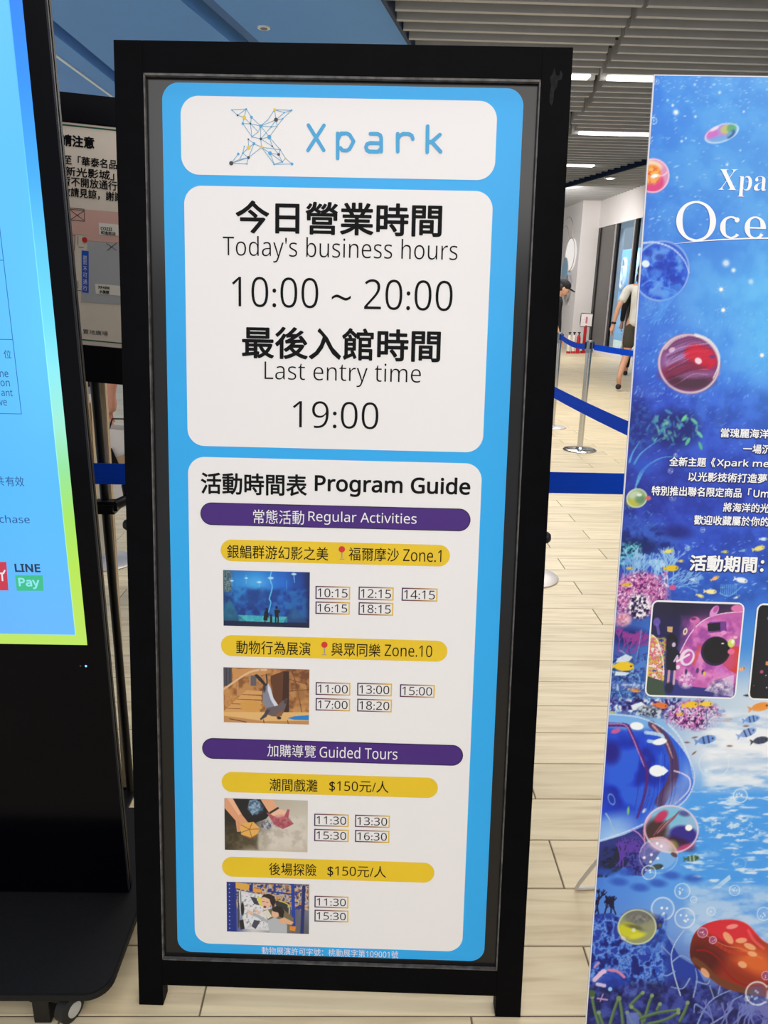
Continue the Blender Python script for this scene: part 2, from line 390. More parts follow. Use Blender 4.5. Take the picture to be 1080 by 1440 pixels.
# ---- floor: wood-look planks in a third-bond, each lying proud of the joint bed
GROUT = mat('dark_joint', (112, 100, 84), .8)
fm = MB(); fm.wbox(-7, 9.5, -3.2, 27, -.03, -.0025); floor = struct(fm.build('floor', GROUT))
def plank_mat():
    m = bpy.data.materials.new('beige_plank'); m.use_nodes = True; nt = m.node_tree; b = nt.nodes['Principled BSDF']; L = nt.links.new
    ge = nt.nodes.new('ShaderNodeNewGeometry'); mp = nt.nodes.new('ShaderNodeMapping'); mp.inputs['Scale'].default_value = (1.2, 14, 1)
    at = nt.nodes.new('ShaderNodeAttribute'); at.attribute_name = 'tone'
    cb = nt.nodes.new('ShaderNodeCombineXYZ'); ad = nt.nodes.new('ShaderNodeVectorMath')
    L(at.outputs['Fac'], cb.inputs[0]); L(ge.outputs['Position'], mp.inputs[0]); L(mp.outputs[0], ad.inputs[0])
    sc_ = nt.nodes.new('ShaderNodeVectorMath'); sc_.operation = 'SCALE'; sc_.inputs['Scale'].default_value = 9
    L(at.outputs['Vector'], sc_.inputs[0]); L(sc_.outputs[0], ad.inputs[1])
    nz = nt.nodes.new('ShaderNodeTexNoise'); nz.inputs['Scale'].default_value = 2.6; nz.inputs['Detail'].default_value = 8; nz.inputs['Distortion'].default_value = .6
    L(ad.outputs[0], nz.inputs['Vector']); cr = nt.nodes.new('ShaderNodeValToRGB')
    for p, c in ((.28, (208, 189, 152)), (.5, (230, 212, 176)), (.72, (240, 225, 191))):
        e = cr.color_ramp.elements[0] if p == .28 else cr.color_ramp.elements.new(p); e.position = p; e.color = (*lin(c), 1)
    cr.color_ramp.elements[-1].position = .95; cr.color_ramp.elements[-1].color = (*lin((234, 217, 182)), 1)
    L(nz.outputs[0], cr.inputs[0])
    hs = nt.nodes.new('ShaderNodeHueSaturation'); mr = nt.nodes.new('ShaderNodeMapRange'); mr.inputs['To Min'].default_value = .93; mr.inputs['To Max'].default_value = 1.05
    L(at.outputs['Fac'], mr.inputs['Value']); L(mr.outputs[0], hs.inputs['Value']); L(cr.outputs[0], hs.inputs['Color']); L(hs.outputs[0], b.inputs['Base Color'])
    b.inputs['Roughness'].default_value = .42; b.inputs['Specular IOR Level'].default_value = .35
    bp = nt.nodes.new('ShaderNodeBump'); bp.inputs['Strength'].default_value = .12; bp.inputs['Distance'].default_value = .001
    L(nz.outputs[0], bp.inputs['Height']); L(bp.outputs[0], b.inputs['Normal']); return m
PLANK = plank_mat()
ROW0, RW, PL = 1.1499, .16623, .803
def plank_geo(mb, tones, x0, x1, y0, y1):
    g = .0016; a, b_, c, d = x0+g, x1-g, y0+g, y1-g; t = rng.random(); e = .0012
    mb.add([(a, c, -.0024), (b_, c, -.0024), (b_, d, -.0024), (a, d, -.0024), (a+e, c+e, 0), (b_-e, c+e, 0), (b_-e, d-e, 0), (a+e, d-e, 0)],
           [(4, 5, 6, 7), (0, 1, 5, 4), (1, 2, 6, 5), (2, 3, 7, 6), (3, 0, 4, 7)]); tones += [t]*8
def tone(o, tones):
    at = o.data.attributes.new('tone', 'FLOAT', 'POINT'); at.data.foreach_set('value', tones)
far = MB(); ft = []
for r in range(-24, 155):
    y0 = ROW0+r*RW; off = .487 if r % 2 == 0 else .219
    for k in range(-9, 12):
        x0 = off+k*PL
        if x0 > 9.2 or x0+PL < -6.8: continue
        if -3 <= r <= 25 and -3 <= k <= 4:
            mb = MB(); t = []; plank_geo(mb, t, x0, x0+PL, y0, y0+RW); o = mb.build('plank', PLANK, floor); tone(o, t)
        else: plank_geo(far, ft, x0, x0+PL, y0, y0+RW)
o = far.build('distant_planking', PLANK, floor); tone(o, ft); o['kind'] = 'stuff'

# ---- ceiling
ZB = 3.3
CEILB = mat('blue_ceiling_paint', (100, 158, 232), .6, var=.02, scale=1.5)
CEILD = mat('dark_blue_reveal', (38, 56, 84), .7, var=.05)
VOID = mat('dark_ceiling_void', (34, 33, 32), .9)
cm = MB(); cm.wbox(-7, 5.8, -3.2, 27, 3.95, 4.05); ceiling = struct(cm.build('ceiling', VOID))
xb = lambda Y: .04+.235*(Y-6.13)                    # edge between the smooth panels and the slats
def lowpanel(name, xs0, xs1, z0, z1, m, y0=-3, y1=26):
    mb = MB(); P = [(xs0(y0), y0), (xs1(y0), y0), (xs1(y1), y1), (xs0(y1), y1)]; mb.prism(WORLD, P, z0, z1); return mb.build(name, m, ceiling)
K = lambda x: (lambda Y: x)
E2 = lambda x: (lambda Y: x+.10*(Y-7.2)) 
lowpanel('ceiling_panel', K(-6.9), K(-3.17), 3.5, 3.9, CEILB)
lowpanel('ceiling_panel', K(-3.13), K(-2.90), 3.5, 3.9, CEILB)
lowpanel('ceiling_panel', K(-2.75), lambda Y: -1.47+.20*(Y-7.2), 3.5, 3.9, CEILB, 3.0, 26)
lowpanel('ceiling_panel', K(-2.75), K(-1.9), 3.5, 3.9, CEILB, -3, 3.0)
lowpanel('ceiling_panel', lambda Y: -1.20+.20*(Y-7.2), lambda Y: xb(Y)+.0, 3.5, 3.9, CEILB, 3.0, 14)
lowpanel('reveal', K(-3.165), K(-3.135), 3.492, 3.6, mat('pale_reveal_trim', (225, 235, 245), .4))
lowpanel('reveal', K(-2.90), K(-2.75), 3.66, 3.7, CEILD)
lowpanel('reveal', lambda Y: -1.50+.20*(Y-7.2), lambda Y: -1.37+.20*(Y-7.2), 3.66, 3.7, CEILD, 3, 26)
lowpanel('reveal', lambda Y: -1.37+.20*(Y-7.2), lambda Y: -1.18+.20*(Y-7.2), 3.56, 3.6, mat('shade_blue_reveal', (78, 118, 180), .6, var=.03), 3, 26)  # mid blue stands for the shade beside the groove
mb = MB(); mb.prism(WORLD, [(xb(3.0), 3.0), (xb(3.0)+.03, 3.0), (xb(14)+.03, 14), (xb(14), 14)], ZB, 3.9); mb.build('edge_strip', CEILD, ceiling)
# slats: one by one, in two runs either side of a stepped seam
SLAT = mat('grey_slat', (168, 169, 174), .4, metal=0, var=.05, scale=5)
xs = lambda Y: 1.87+.136*(Y-6.05)
xe = lambda Y: 5.7 if Y < 9.3 else min(5.7, 4.2-.177*(Y-12.36))
def slat(x0, x1, Y, z=ZB):
    mb = MB(); mb.wbox(x0, x1, Y, Y+.046, z, z+.15); return mb.build('slat', SLAT, ceiling)
DY = .22; Y = 3.0; k = 0
while Y < 16.2:
    step = rng.choice([-.10, -.03, .05, .1]) if k % 3 == 0 else step
    s = xs(Y)+step*.5; gap = rng.choice([.035, .05, .09])
    e_ = xe(Y); a0 = xb(Y)+.03+rng.uniform(0, .04)
    if Y < 14 or e_ > s+.1:
        if a0 < s-gap: 
            if k % 9 == 4: 
                jx = a0+(s-a0)*.5; slat(a0, jx-.004, Y); slat(jx+.004, s-gap/2, Y+.01)
            else: slat(a0, s-gap/2, Y)
        if e_ > s+gap: slat(s+gap/2, e_, Y)
    elif e_ > a0+.05: slat(a0 if Y < 14 else 0.9, e_, Y)
    Y += DY; k += 1
mb = MB(); mb.prism(WORLD, [(xs(3), 3), (xs(3)+.03, 3), (xs(13)+.03, 13), (xs(13), 13)], ZB+.15, ZB+.2); mb.build('slat_carrier', VOID, ceiling)
# ribbed soffit beside the doors
SOFF = mat('grey_soffit', (176, 176, 176), .5, var=.04)
P = [(4.25, 12.3), (5.6, 11.5), (5.6, 26), (1.8, 26), (3.4, 17)]
mb = MB(); mb.prism(WORLD, P, ZB+.03, ZB+.25); mb.build('soffit', SOFF, ceiling)
xw = lambda Y: 4.25-.181*(Y-12.3)
mb = MB(); mb.prism(WORLD, [(4.21, 12.3), (4.26, 12.3), (xw(17)+.05, 17), (xw(17), 17)], ZB-.06, ZB+.1); mb.build('soffit_edge', mat('soffit_blue_edge', (20, 34, 58), .8, spec=.05), ceiling)
Y = 11.9
while Y < 20:
    mb = MB(); mb.wbox(max(xw(Y)+.06, 3.0), 5.55, Y, Y+.045, ZB, ZB+.05); mb.build('soffit_rib', SOFF, ceiling); Y += .2
# the space beyond the seam
LIT = mat('lit_tube', (255, 250, 236), emit=5.0)
DARKB = mat('lamp_housing', (70, 70, 70), .5)
def linear(x0, x1, Y, label):
    o = empty('linear_light', (x0, Y, ZB), label, 'ceiling light')
    m = MB(); m.wbox(x0, x1, Y-.075, Y+.075, ZB+.03, ZB+.10); m.build('housing', DARKB, o, bevel=.005)
    m = MB(); m.wbox(x0+.01, x1-.01, Y-.07, Y+.07, ZB-.012, ZB+.03); m.build('tube', LIT, o)
    return o
linear(.55, 2.03, 7.973, 'bright linear lamp left of the slat seam, at the right edge of the black sign')
linear(2.20, 5.5, 7.973, 'bright linear ceiling lamp right of the slat seam, above the blue banner')
linear(2.63, 5.2, 10.613, 'long bright linear ceiling lamp in the middle of the slats, between sign and banner')
linear(1.2, 3.57, 13.253, 'farthest linear ceiling lamp, nearest the ribbed soffit')
def downlight(p, r, label, lit):
    o = empty('downlight', p, label, 'ceiling light')
    m = MB(); m.lathe((p[0], p[1], p[2]-.012), [(r*.62, 0), (r, 0), (r, .012), (r*.62, .012)], 24); m.build('rim', mat('white_rim', (235, 235, 235), .4), o, smooth=True)
    m = MB(); m.lathe((p[0], p[1], p[2]-.018), [(r*.5, 0), (r*.6, .003), (r*.6, .008)], 20); m.build('lens', mat('warm_lamp', (255, 252, 225), emit=9) if lit else mat('unlit_lens', (120, 120, 118), .3), o)
p = onz(371, 38, 3.5); downlight(p, .055, 'small round unlit downlight in the smooth blue ceiling above the sign', False)
p = onz(858, 250, 3.3); downlight(p, .11, 'lit round downlight in the grey ribbed soffit near the doors', True)

# ---- right wall, pillar and door wall
WALLM = mat('white_wall_paint', (226, 222, 222), .6, var=.015, scale=2)
FRAMED = mat('dark_door_frame', (26, 25, 26), .4, metal=.3)
SILV = mat('silver_mullion', (200, 198, 200), .35, metal=.5)
mb = MB(); mb.prism(WORLD, [(4.75, 18.25), (5.75, 18.25), (5.75, 27), (4.75, 27)], 0, 3.33); struct(mb.build('wall_far_right', WALLM))
mb = MB(); mb.wbox(5.15, 5.75, 1.0, 18.248, 2.73, 3.33); struct(mb.build('wall_right', WALLM))
mb = MB(); mb.wbox(5.13, 5.76, 1.0, 18.0, 0, .11); struct(mb.build('baseboard_right', mat('white_sill', (232, 230, 230), .5)))
mb = MB(); mb.wbox(-7, 4.749, 26.6, 26.9, 0, 3.9); struct(mb.build('wall_back', WALLM))
door = struct(MB().wbox(5.155, 5.30, 18.08, 18.245, .0, 2.73).build('door_1', FRAMED))
panes = [(17.75, 16.55), (16.1, 14.6), (14.5, 12.4), (12.3, 10.2), (10.1, 8.0), (7.9, 5.8), (5.7, 3.6)]
MB().wbox(5.175, 5.215, 17.9, 18.08, .11, 2.73).build('dark_panel', mat('dark_glazed_panel', (70, 66, 64), .25, var=.1), door)
GL = mat_glass('door_glass', (214, 226, 235), .10)
stops = [16.95, 15.73, 14.4, 13.0, 11.6, 10.2, 8.8, 7.4, 6.0, 4.6, 3.2, 1.8]
MB().wbox(5.175, 5.215, 17.012, 17.899, .11, 2.73).build('dark_panel', mat('dark_glazed_panel', (70, 66, 64), .25, var=.1), door)
for i in range(len(stops)):
    y = stops[i]
    MB().wbox(5.165, 5.215, y-.13, y, .11, 2.73).build('mullion', FRAMED, door)
    MB().wbox(5.15, 5.18, y+.002, y+.06, .11, 2.73).build('mullion_trim', SILV, door)
    if i+1 < len(stops): MB().wbox(5.185, 5.195, stops[i+1]+.06, y-.13, .11, 2.73).build('glass_pane', GL, door)
# what stands outside the glass
mb = MB(); mb.wbox(7.2, 7.35, -3, 27, 0, 2.5); struct(mb.build('wall_outside', mat('pale_blue_cladding', (156, 200, 236), .6, var=.05, scale=.8)))
LOOPM = mat('white_loop', (245, 246, 250), .5, var=0)
lg = None
def loop_ornament(y, z, lbl):
    o = empty('loop_ornament', (7.17, y, z), 'white oval loop ornament on the pale blue outside wall, '+lbl, 'wall ornament', 'white loops outside the glass doors')
    for r, dz in ((.21, 0), (.10, -.02)):
        m = MB(); m.tube([(7.17, y+r*math.cos(t), z+dz+1.9*r*math.sin(t)) for t in np.linspace(0, 2*math.pi, 21)], .045, 8, False); m.build('loop', LOOPM, o, smooth=True)
for y, l_ in zip((18.9, 19.8, 20.7, 21.6, 22.5, 23.4), ('nearest', 'second', 'third', 'fourth', 'fifth', 'farthest')): loop_ornament(y, 1.93+.08*math.sin(y*3), 'upper row, '+l_)
for y, l_ in zip((19.3, 21.2, 23.1), ('nearest', 'middle', 'farthest')): loop_ornament(y, 1.05, 'lower row, '+l_)
# ornaments on the white wall beyond the pillar
ORN = 0
for (px_, py_, ry, rx, lbl, lit) in ((797, 332, .42, .55, 'large oval outline relief high on the white wall beside the sign', 0), (793, 352, .55, .5, 'second oval outline relief lower and further along the white wall', 0),
                      (803, 358, .36, .42, 'white oval disc on the white wall, glow added for the bright wall', 1), (796, 383, .33, .33, 'pale blue oval panel below the glowing disc', 2), (799, 405, .30, .25, 'round mirror disc low on the white wall', 3)):
    c = onx(px_, py_, 4.73); o = empty('wall_ornament', c, lbl, 'wall ornament')
    fr = Frame((4.749, c[1], c[2]), (0, -1, 0), (0, 0, 1))
    pts = [(rx*math.cos(t), ry*math.sin(t)) for t in np.linspace(0, 2*math.pi, 33)[:-1]]
    mm = {0: WALLM, 1: mat('bright_wall_glow', (255, 250, 245), emit=.82), 2: mat('pale_blue_panel', (150, 190, 220), .5), 3: mat('dim_disc', (150, 155, 160), .4)}[lit]  # the emissive disc is no lamp; its glow stands for the overexposed wall
    dd = .02+.012*ORN; ORN += 1
    m = MB(); m.prism(fr, pts, 0, dd); m.build('disc', mm, o)
    m = MB(); m.tube([fr.P(a*1.02, b*1.02, dd) for a, b in pts+pts[:1]], .010, 8, False); m.build('rim', mat('grey_rim', (196, 188, 184), .5), o, smooth=True)

# ---- extinguishers and placard by the pillar
RED = mat('red_paint', (190, 28, 34), .4)
for i, (px_, lbl) in enumerate(((799, 'leftmost fire extinguisher at the foot of the white pillar'), (805.5, 'middle fire extinguisher at the foot of the white pillar'), (812, 'rightmost fire extinguisher, next to the red placard post'))):
    c = onz(px_, 497.0); o = empty('fire_extinguisher', c, lbl+', pale with a red foot', 'fire extinguisher', 'fire extinguishers by the pillar')
    m = MB(); m.lathe(c, [(.042, .05), (.042, .34), (.03, .39), (.02, .41)], 14); m.build('cylinder', mat('cream_paint', (232, 220, 205), .4) if i < 2 else RED, o, smooth=True)
    m = MB(); m.lathe(c, [(.048, 0), (.048, .03), (.042, .05)], 14); m.build('foot', RED, o)
    m = MB(); m.lathe(c, [(.015, .41), (.015, .45)], 8); m.wbox(c[0]-.03, c[0]+.03, c[1]-.01, c[1]+.01, c[2]+.45, c[2]+.47); m.build('valve', BLACKM, o)
c = onz(820, 496.5); o = empty('placard_stand', c, 'white square placard on a red post beside the white pillar', 'sign')
m = MB(); m.tube([c, c+A3(0, 0, .62)], .035, 10); m.lathe(c, [(.07, 0), (.07, .03), (.05, .05)], 20); m.build('post', RED, o)
m = MB(); m.wbox(c[0]-.14, c[0]+.14, c[1]-.03, c[1], c[2]+.58, c[2]+.88); m.build('placard', mat('white_plastic', (240, 232, 234), .5), o, bevel=.02)
m = MB(); m.wbox(c[0]-.02, c[0]+.02, c[1]-.033, c[1]-.03, c[2]+.66, c[2]+.8); m.build('mark', mat('pink_mark', (205, 120, 130), .5), o)

# ================================================================== belt stanchions
def stanchion(loc, label, basem=None):
    o = empty('stanchion', (loc[0], loc[1], 0), label, 'stanchion'); x, y = loc[0], loc[1]
    m = MB(); m.lathe((x, y, 0), [(.145, .0), (.148, .006), (.140, .012), (.04, .016), (.0302, .03)], 40); m.build('base', basem or CHROME, o, smooth=True)
    m = MB(); m.lathe((x, y, 0), [(.0255, .012), (.0255, .87)], 24); m.build('post', CHROME, o, smooth=True)
    m = MB(); m.lathe((x, y, 0), [(.031, .86), (.031, .955), (.027, .965)], 24); m.build('cap', mat('steel_cap', (140, 146, 152), .3, metal=.8), o, smooth=True)
    m = MB()
    for a in range(4):
        dx, dy = math.cos(a*math.pi/2), math.sin(a*math.pi/2); m.wbox(x+dx*.033-.008, x+dx*.033+.008, y+dy*.033-.008, y+dy*.033+.008, .895, .95)
    m.build('belt_clip', BLACKM, o); return (x, y)
SA = stanchion((-1.02, 1.806), 'stanchion standing hidden behind the lit kiosk, holding the nearest belt')
SB = stanchion((1.02, 1.75), 'stanchion standing behind the blue ocean banner, joining two belts')
c = onz(743, 812); SC = stanchion((c[0], c[1]), 'stanchion behind the black sign with its pale round base showing at the right edge', STEELB)
c = onz(815, 633); SD = stanchion((c[0], c[1]), 'steel stanchion standing free between the black sign and the blue banner')
c = onz(776, 601); SE = stanchion((c[0], c[1]), 'farther steel stanchion peeping out at the right edge of the black sign', STEELB)
SF = stanchion((3.45, 5.2), 'stanchion hidden behind the banner holding the far belt')
c = onz(150, 790); SG = stanchion((c[0], c[1]), 'steel stanchion seen between the lit kiosk and the black sign', STEELB)
SH = stanchion((-2.9, 4.2), 'stanchion behind the lit kiosk further back')
def belt(a, b, label, z0=.93, z1=.93, sag=.0, h=.05, group=None):
    o = None; n = 24; V = []; Fc = []
    d = np.array([b[0]-a[0], b[1]-a[1]]); L = np.linalg.norm(d); d /= L; q = (-d[1]*.0008, d[0]*.0008)
    for i in range(n+1):
        t = i/n; x = a[0]+d[0]*(.045+t*(L-.09)); y = a[1]+d[1]*(.045+t*(L-.09)); z = z0+(z1-z0)*t-sag*4*t*(1-t)
        for sx in (1, -1):
            V += [(x+q[0]*sx, y+q[1]*sx, z-h/2), (x+q[0]*sx, y+q[1]*sx, z+h/2)]
    for i in range(n):
        k = 4*i; Fc += [(k, k+4, k+5, k+1), (k+2, k+3, k+7, k+6), (k+1, k+5, k+7, k+3), (k, k+2, k+6, k+4)]
    m = MB(); m.add(V, Fc); return tag(m.build('belt', BELT), label, 'belt')
belt(SA, SB, 'nearest blue retractable belt, running straight across just behind the black sign', .93, .935, 0, .052)
belt(SC, SB, 'blue belt slanting down to the right from behind the sign to the banner', .945, .915, .015)
belt(SE, SD, 'far blue belt joining the two steel stanchions at the right of the sign', .93, .91, .03)
belt(SD, SF, 'blue belt leaving the free-standing steel stanchion towards the banner', .91, .91, .05)
belt(SG, SH, 'blue belt running left behind the lit kiosk', .93, .93, .05)
# ================================================================== the black framed programme sign
TH = math.radians(8.3)
_a = onz(197, 1413); _b = onz(733, 1431); _uu = _b-_a; _uu /= np.linalg.norm(_uu); _back = np.cross(A3(0, 0, 1), _uu)
_a = _a-_uu*.002
SF_ = Frame(_a, _uu, A3(0, 0, 1)*math.cos(TH)+_back*math.sin(TH)); S = SF_; W_, H_ = .757, 1.779
sign = empty('sign_stand', _a, 'tall black framed programme board with a bright blue and white poster, leaning back', 'sign')
T = .032
def rail(name, u0, u1, v0, v1):
    m = MB(); m.box(S, u0, u1, v0, v1, -T, 0); return m.build(name, BLACK, sign, bevel=.0006)
rail('frame_stile', 0, .048, 0, H_); rail('frame_stile', .707, W_, 0, H_)
rail('frame_rail', .048, .707, H_-.05, H_); rail('frame_rail', .048, .707, .045, .100)
m = MB(); m.box(S, .046, .709, .098, H_-.048, -.022, -.010); m.build('backing_panel', BACKING, sign)
# worn metal bead round the opening
m = MB(); e = .0022
for (u0, u1, v0, v1) in ((.0482, .0482+e, .1, H_-.05), (.7068-e, .7068, .1, H_-.05), (.0482, .7068, H_-.05-e*1.6, H_-.05), (.0482, .7068, .1, .1+e*.8)): m.box(S, u0, u1, v0, v1, -.009, -.0005)
m.build('inner_bead', WORN, sign)
NP = -.0085
def quad_uv(tl, tr, br, bl):
    a, b, c, d = [S.uv(*p) for p in (tl, tr, br, bl)]
    return (a[0]+d[0])/2, (b[0]+c[0])/2, (c[1]+d[1])/2, (a[1]+b[1])/2
u0, u1, v0, v1 = quad_uv((223, 112), (736, 122), (683, 1358), (250, 1341))
m = MB(); m.prism(S, rrect(u0, u1, v0, v1, .028, 10), NP-.0012, NP); poster = m.build('poster', CYAN, sign)
def panel(name, q, r, mt, n, label=None, edge=None):
    a, b, c, d = quad_uv(*q)
    if edge:
        m = MB(); m.prism(S, rrect(a-.0016, b+.0016, c-.0016, d+.0016, r+.0016, 12), n-.0002, n); m.build(name+'_outline', edge, poster); n += .0002
    m = MB(); m.prism(S, rrect(a, b, c, d, r, 12), n-.0002, n); o = m.build(name, mt, poster)
    if label: o['label'] = label
    return a, b, c, d
N1, N2, N3 = NP+.0004, NP+.0009, NP+.0014
panel('white_panel', ((251, 131), (700, 140), (697, 251), (254, 244)), .03, WHITE, N1)
panel('white_panel', ((255, 260), (694, 266), (680, 636), (264, 628)), .03, WHITE, N1)
panel('white_panel', ((262, 643), (676, 652), (653, 1343), (273, 1330)), .03, WHITE, N1)
def T_(s, pl, pr, h, mt=INK, bold=0.0, n=N2, offset=0.0, **k): return text(S, s, pl, pr, h, mt, poster, n, bold=bold, offset=offset, **k)
T_('今日營業時間', (330, 305), (622, 307), 47, bold=.020)
T_("Today's business hours", (312, 350.5), (644, 352.5), 37, offset=-.010)
T_('10:00 ~ 20:00', (325, 411), (637, 413.5), 43, offset=-.008)
T_('最後入館時間', (339, 482.5), (620, 484.5), 46, bold=.020)
T_('Last entry time', (371, 525), (592, 528.5), 34, offset=-.010)
T_('19:00', (411, 583), (532, 584.5), 38, offset=-.008)
T_('活動時間表', (281, 680.5), (431, 683), 31, bold=.018)
T_('Program Guide', (442, 684), (662, 687), 31, bold=.022)
def bar(q, mt, n=N2, **k): panel('heading_bar', q, .05, mt, n, **k)
bar(((281.5, 709), (661, 717), (661, 746.5), (281.5, 738.5)), PURPLE, label='purple heading bar', edge=PURPLED)
T_('常態活動', (355, 727), (427, 729), 20, INKW, n=N3)
T_('Regular Activities', (433, 729), (586, 732), 19, INKW, n=N3)
bar(((309, 760.5), (633, 767), (633, 797), (309, 791)), YELLOW, label='yellow heading bar')
T_('銀鯧群游幻影之美', (318, 777), (461, 779.5), 19, n=N3)
T_('福爾摩沙', (490, 780), (561, 781.5), 19, n=N3)
T_('Zone.1', (567, 782), (621, 783), 17, n=N3, offset=-.004)
bar(((309.5, 896), (629.5, 902), (629.5, 932), (309.5, 925)), YELLOW, label='yellow heading bar')
T_('動物行為展演', (331, 912), (436, 914), 19, n=N3)
T_('與眾同樂', (465.5, 915), (535, 916.5), 19, n=N3)
T_('Zone.10', (541, 916), (608, 918), 16.5, n=N3, offset=-.004)
bar(((284, 1042), (650.5, 1051), (650.5, 1078), (284, 1069)), PURPLE, label='purple heading bar', edge=PURPLED)
T_('加購導覽', (375, 1057.5), (443.5, 1059.5), 17.5, INKW, n=N3)
T_('Guided Tours', (449, 1060), (559, 1062.5), 16, INKW, n=N3)
bar(((310.5, 1088.5), (616, 1096.5), (616, 1125), (310.5, 1117)), YELLOW, label='yellow heading bar')
T_('潮間戲灘', (378, 1106), (446, 1108), 17.5, n=N3)
T_('$150元/人', (462.5, 1108), (546.5, 1109.5), 17.5, n=N3, offset=-.003)
bar(((311, 1208.5), (611, 1216.5), (611, 1244.5), (311, 1236.5)), YELLOW, label='yellow heading bar')
T_('後場探險', (377.5, 1225), (444.5, 1227), 17.5, n=N3)
T_('$150元/人', (460, 1228), (543, 1229.5), 17, n=N3, offset=-.003)
T_('動物展演許可字號：桃動展字第109001號', (367, 1341), (560, 1346), 10.5, INKW, n=N2)
for x, y in ((480.3, 779), (455.7, 914)):
    c = S.uv(x, y-5.5); m = MB(); disc(m, S, c, .0058, N3, 18); m.build('pin_head', PINR, poster)
    c2 = S.uv(x, y+8.5); m = MB(); m.prism(S, [(c[0]-.0009, c[1]-.005), (c[0]+.0009, c[1]-.005), (c2[0]+.0008, c2[1]+.002), (c2[0]-.0008, c2[1]+.002)], N3-.0002, N3-.0001)
    m.prism(S, [(c2[0]-.004, c2[1]-.0006), (c2[0]+.004, c2[1]-.0006), (c2[0]+.004, c2[1]+.0006), (c2[0]-.004, c2[1]+.0006)], N3-.0002, N3-.0001); m.build('pin_needle', PINS, poster)
# time boxes: a frame running from purple to yellow, white inside
def timebox(s, xc0, xc1, y0, y1):
    a = S.uv(xc0, (y0+y1)/2-.4); b = S.uv(xc1, (y0+y1)/2+.4); hh = (S.uv((xc0+xc1)/2, y0)[1]-S.uv((xc0+xc1)/2, y1)[1])/2; vm = (a[1]+b[1])/2
    u0, u1, v0, v1 = a[0], b[0], vm-hh, vm+hh; t = .0021
    o_ = [(u0, v0), (u1, v0), (u1, v1), (u0, v1)]; i_ = [(u0+t, v0+t), (u1-t, v0+t), (u1-t, v1-t), (u0+t, v1-t)]
    m = MB(); ring = []
    # cut each long side in the middle so the colour can run
    P = [S.P(*p, N2) for p in o_+i_]; um = (u0+u1)/2
    P += [S.P(um, v0, N2), S.P(um, v0+t, N2), S.P(um, v1, N2), S.P(um, v1-t, N2)]
    m.add(P, [(0, 8, 9, 4), (8, 1, 5, 9), (1, 2, 6, 5), (2, 10, 11, 6), (10, 3, 7, 11), (3, 0, 4, 7)])
    o = m.build('time_box', PRINT, poster); at = o.data.color_attributes.new('print', 'FLOAT_COLOR', 'POINT')
    L_, M_, R_ = (*lin((58, 22, 84)), 1), (*lin((150, 96, 70)), 1), (*lin((232, 190, 40)), 1)
    cs = [L_, R_, R_, L_, L_, R_, R_, L_, M_, M_, M_, M_]; at.data.foreach_set('color', [x for c in cs for x in c])
    y = (y0+y1)/2
    text(S, s, (xc0+3.2, y-.2), (xc1-3.6, y+.4), (y1-y0)-6.2, INK, poster, N2, offset=-.004, name='printed_time')
for s, a, b, c, d in (('10:15', 443, 492, 826, 844.5), ('12:15', 504, 553.5, 827, 845.5), ('14:15', 565, 615.5, 828.5, 847), ('16:15', 443, 491.5, 848, 865.5), ('18:15', 504, 553, 849, 867),
        ('11:00', 443.3, 492.3, 962, 980), ('13:00', 502, 551, 963, 981), ('15:00', 562.5, 611.5, 965, 983), ('17:00', 443.3, 492, 984.5, 1002), ('18:20', 502, 551, 985.5, 1003.5),
        ('11:30', 441.3, 490, 1148, 1165.5), ('13:30', 499, 548, 1149.5, 1166.8), ('15:30', 441.3, 490, 1169.5, 1186.8), ('16:30', 499, 547.5, 1171, 1188),
        ('11:30', 441.7, 489.5, 1264, 1280.5), ('15:30', 441.7, 489.5, 1283.8, 1300.3)): timebox(s, a, b, c, d)
# word mark
def spx(x, y): return S.uv(300+x/3, 130+y/3)
m = MB(); k = 0; WD = 4.7/780
for pl in ([(399, 131), (464, 238)], [(465, 132), (397, 238)],
           [(523, 166), (523, 272)], [(537, 166), (562, 166), (574, 172), (591, 200), (574, 232), (562, 239), (543, 238), (535, 228)], [(524, 192), (533, 172), (545, 166)],
           [(662, 168), (692, 168), (704, 174), (708, 186), (708, 243)], [(706, 208), (660, 207), (648, 212), (643, 225), (648, 238), (658, 243), (694, 244), (706, 232)],
           [(778, 168), (778, 243)], [(778, 190), (788, 175), (802, 168), (826, 169), (838, 176), (842, 190)],
           [(905, 136), (903, 246)], [(905, 206), (925, 200), (957, 172)], [(922, 202), (960, 244)]):
    k = strokes(m, S, [spx(*p) for p in pl], WD, N2, k)
m.build('printed_text', INKB, poster)
# network emblem
def npx(p): return S.uv(310+p[0]/9, 140+p[1]/9)
ND = dict(a=(132,110), b=(316,97), c=(205,177), d=(288,205), e=(382,202), f=(272,283), g=(368,284), h=(500,314), i=(468,388), j=(388,452), k=(500,478), l=(342,483), m=(414,538), n=(346,590), o=(291,574), p=(272,660), q=(214,670), r=(228,740), s=(344,717), t=(124,788), u=(322,796), v=(510,585), w=(608,454), x=(634,324), y=(710,314), z=(778,222), A=(694,234), B=(800,143), C=(676,107), D=(892,114), E=(592,232), F=(646,571), G=(728,677), H=(618,660), I=(748,616), J=(815,725), K=(774,770), L=(672,802), M=(898,798))
ED = 'ab ac bc bd be cd df dg fg eg eh gh gi hi gj ij fj jk hk hw hx xy hA xA xk kw wy yz zA AB AC CB CD BD CE Eh zD Ay kv kF wF wI FG GI IJ GK JK JM KL LM HK HG HL vH vL vI vm ml ln mn ms vs np op pr ps rs rt st su tu tq'.split()
m = MB(); kk = 0
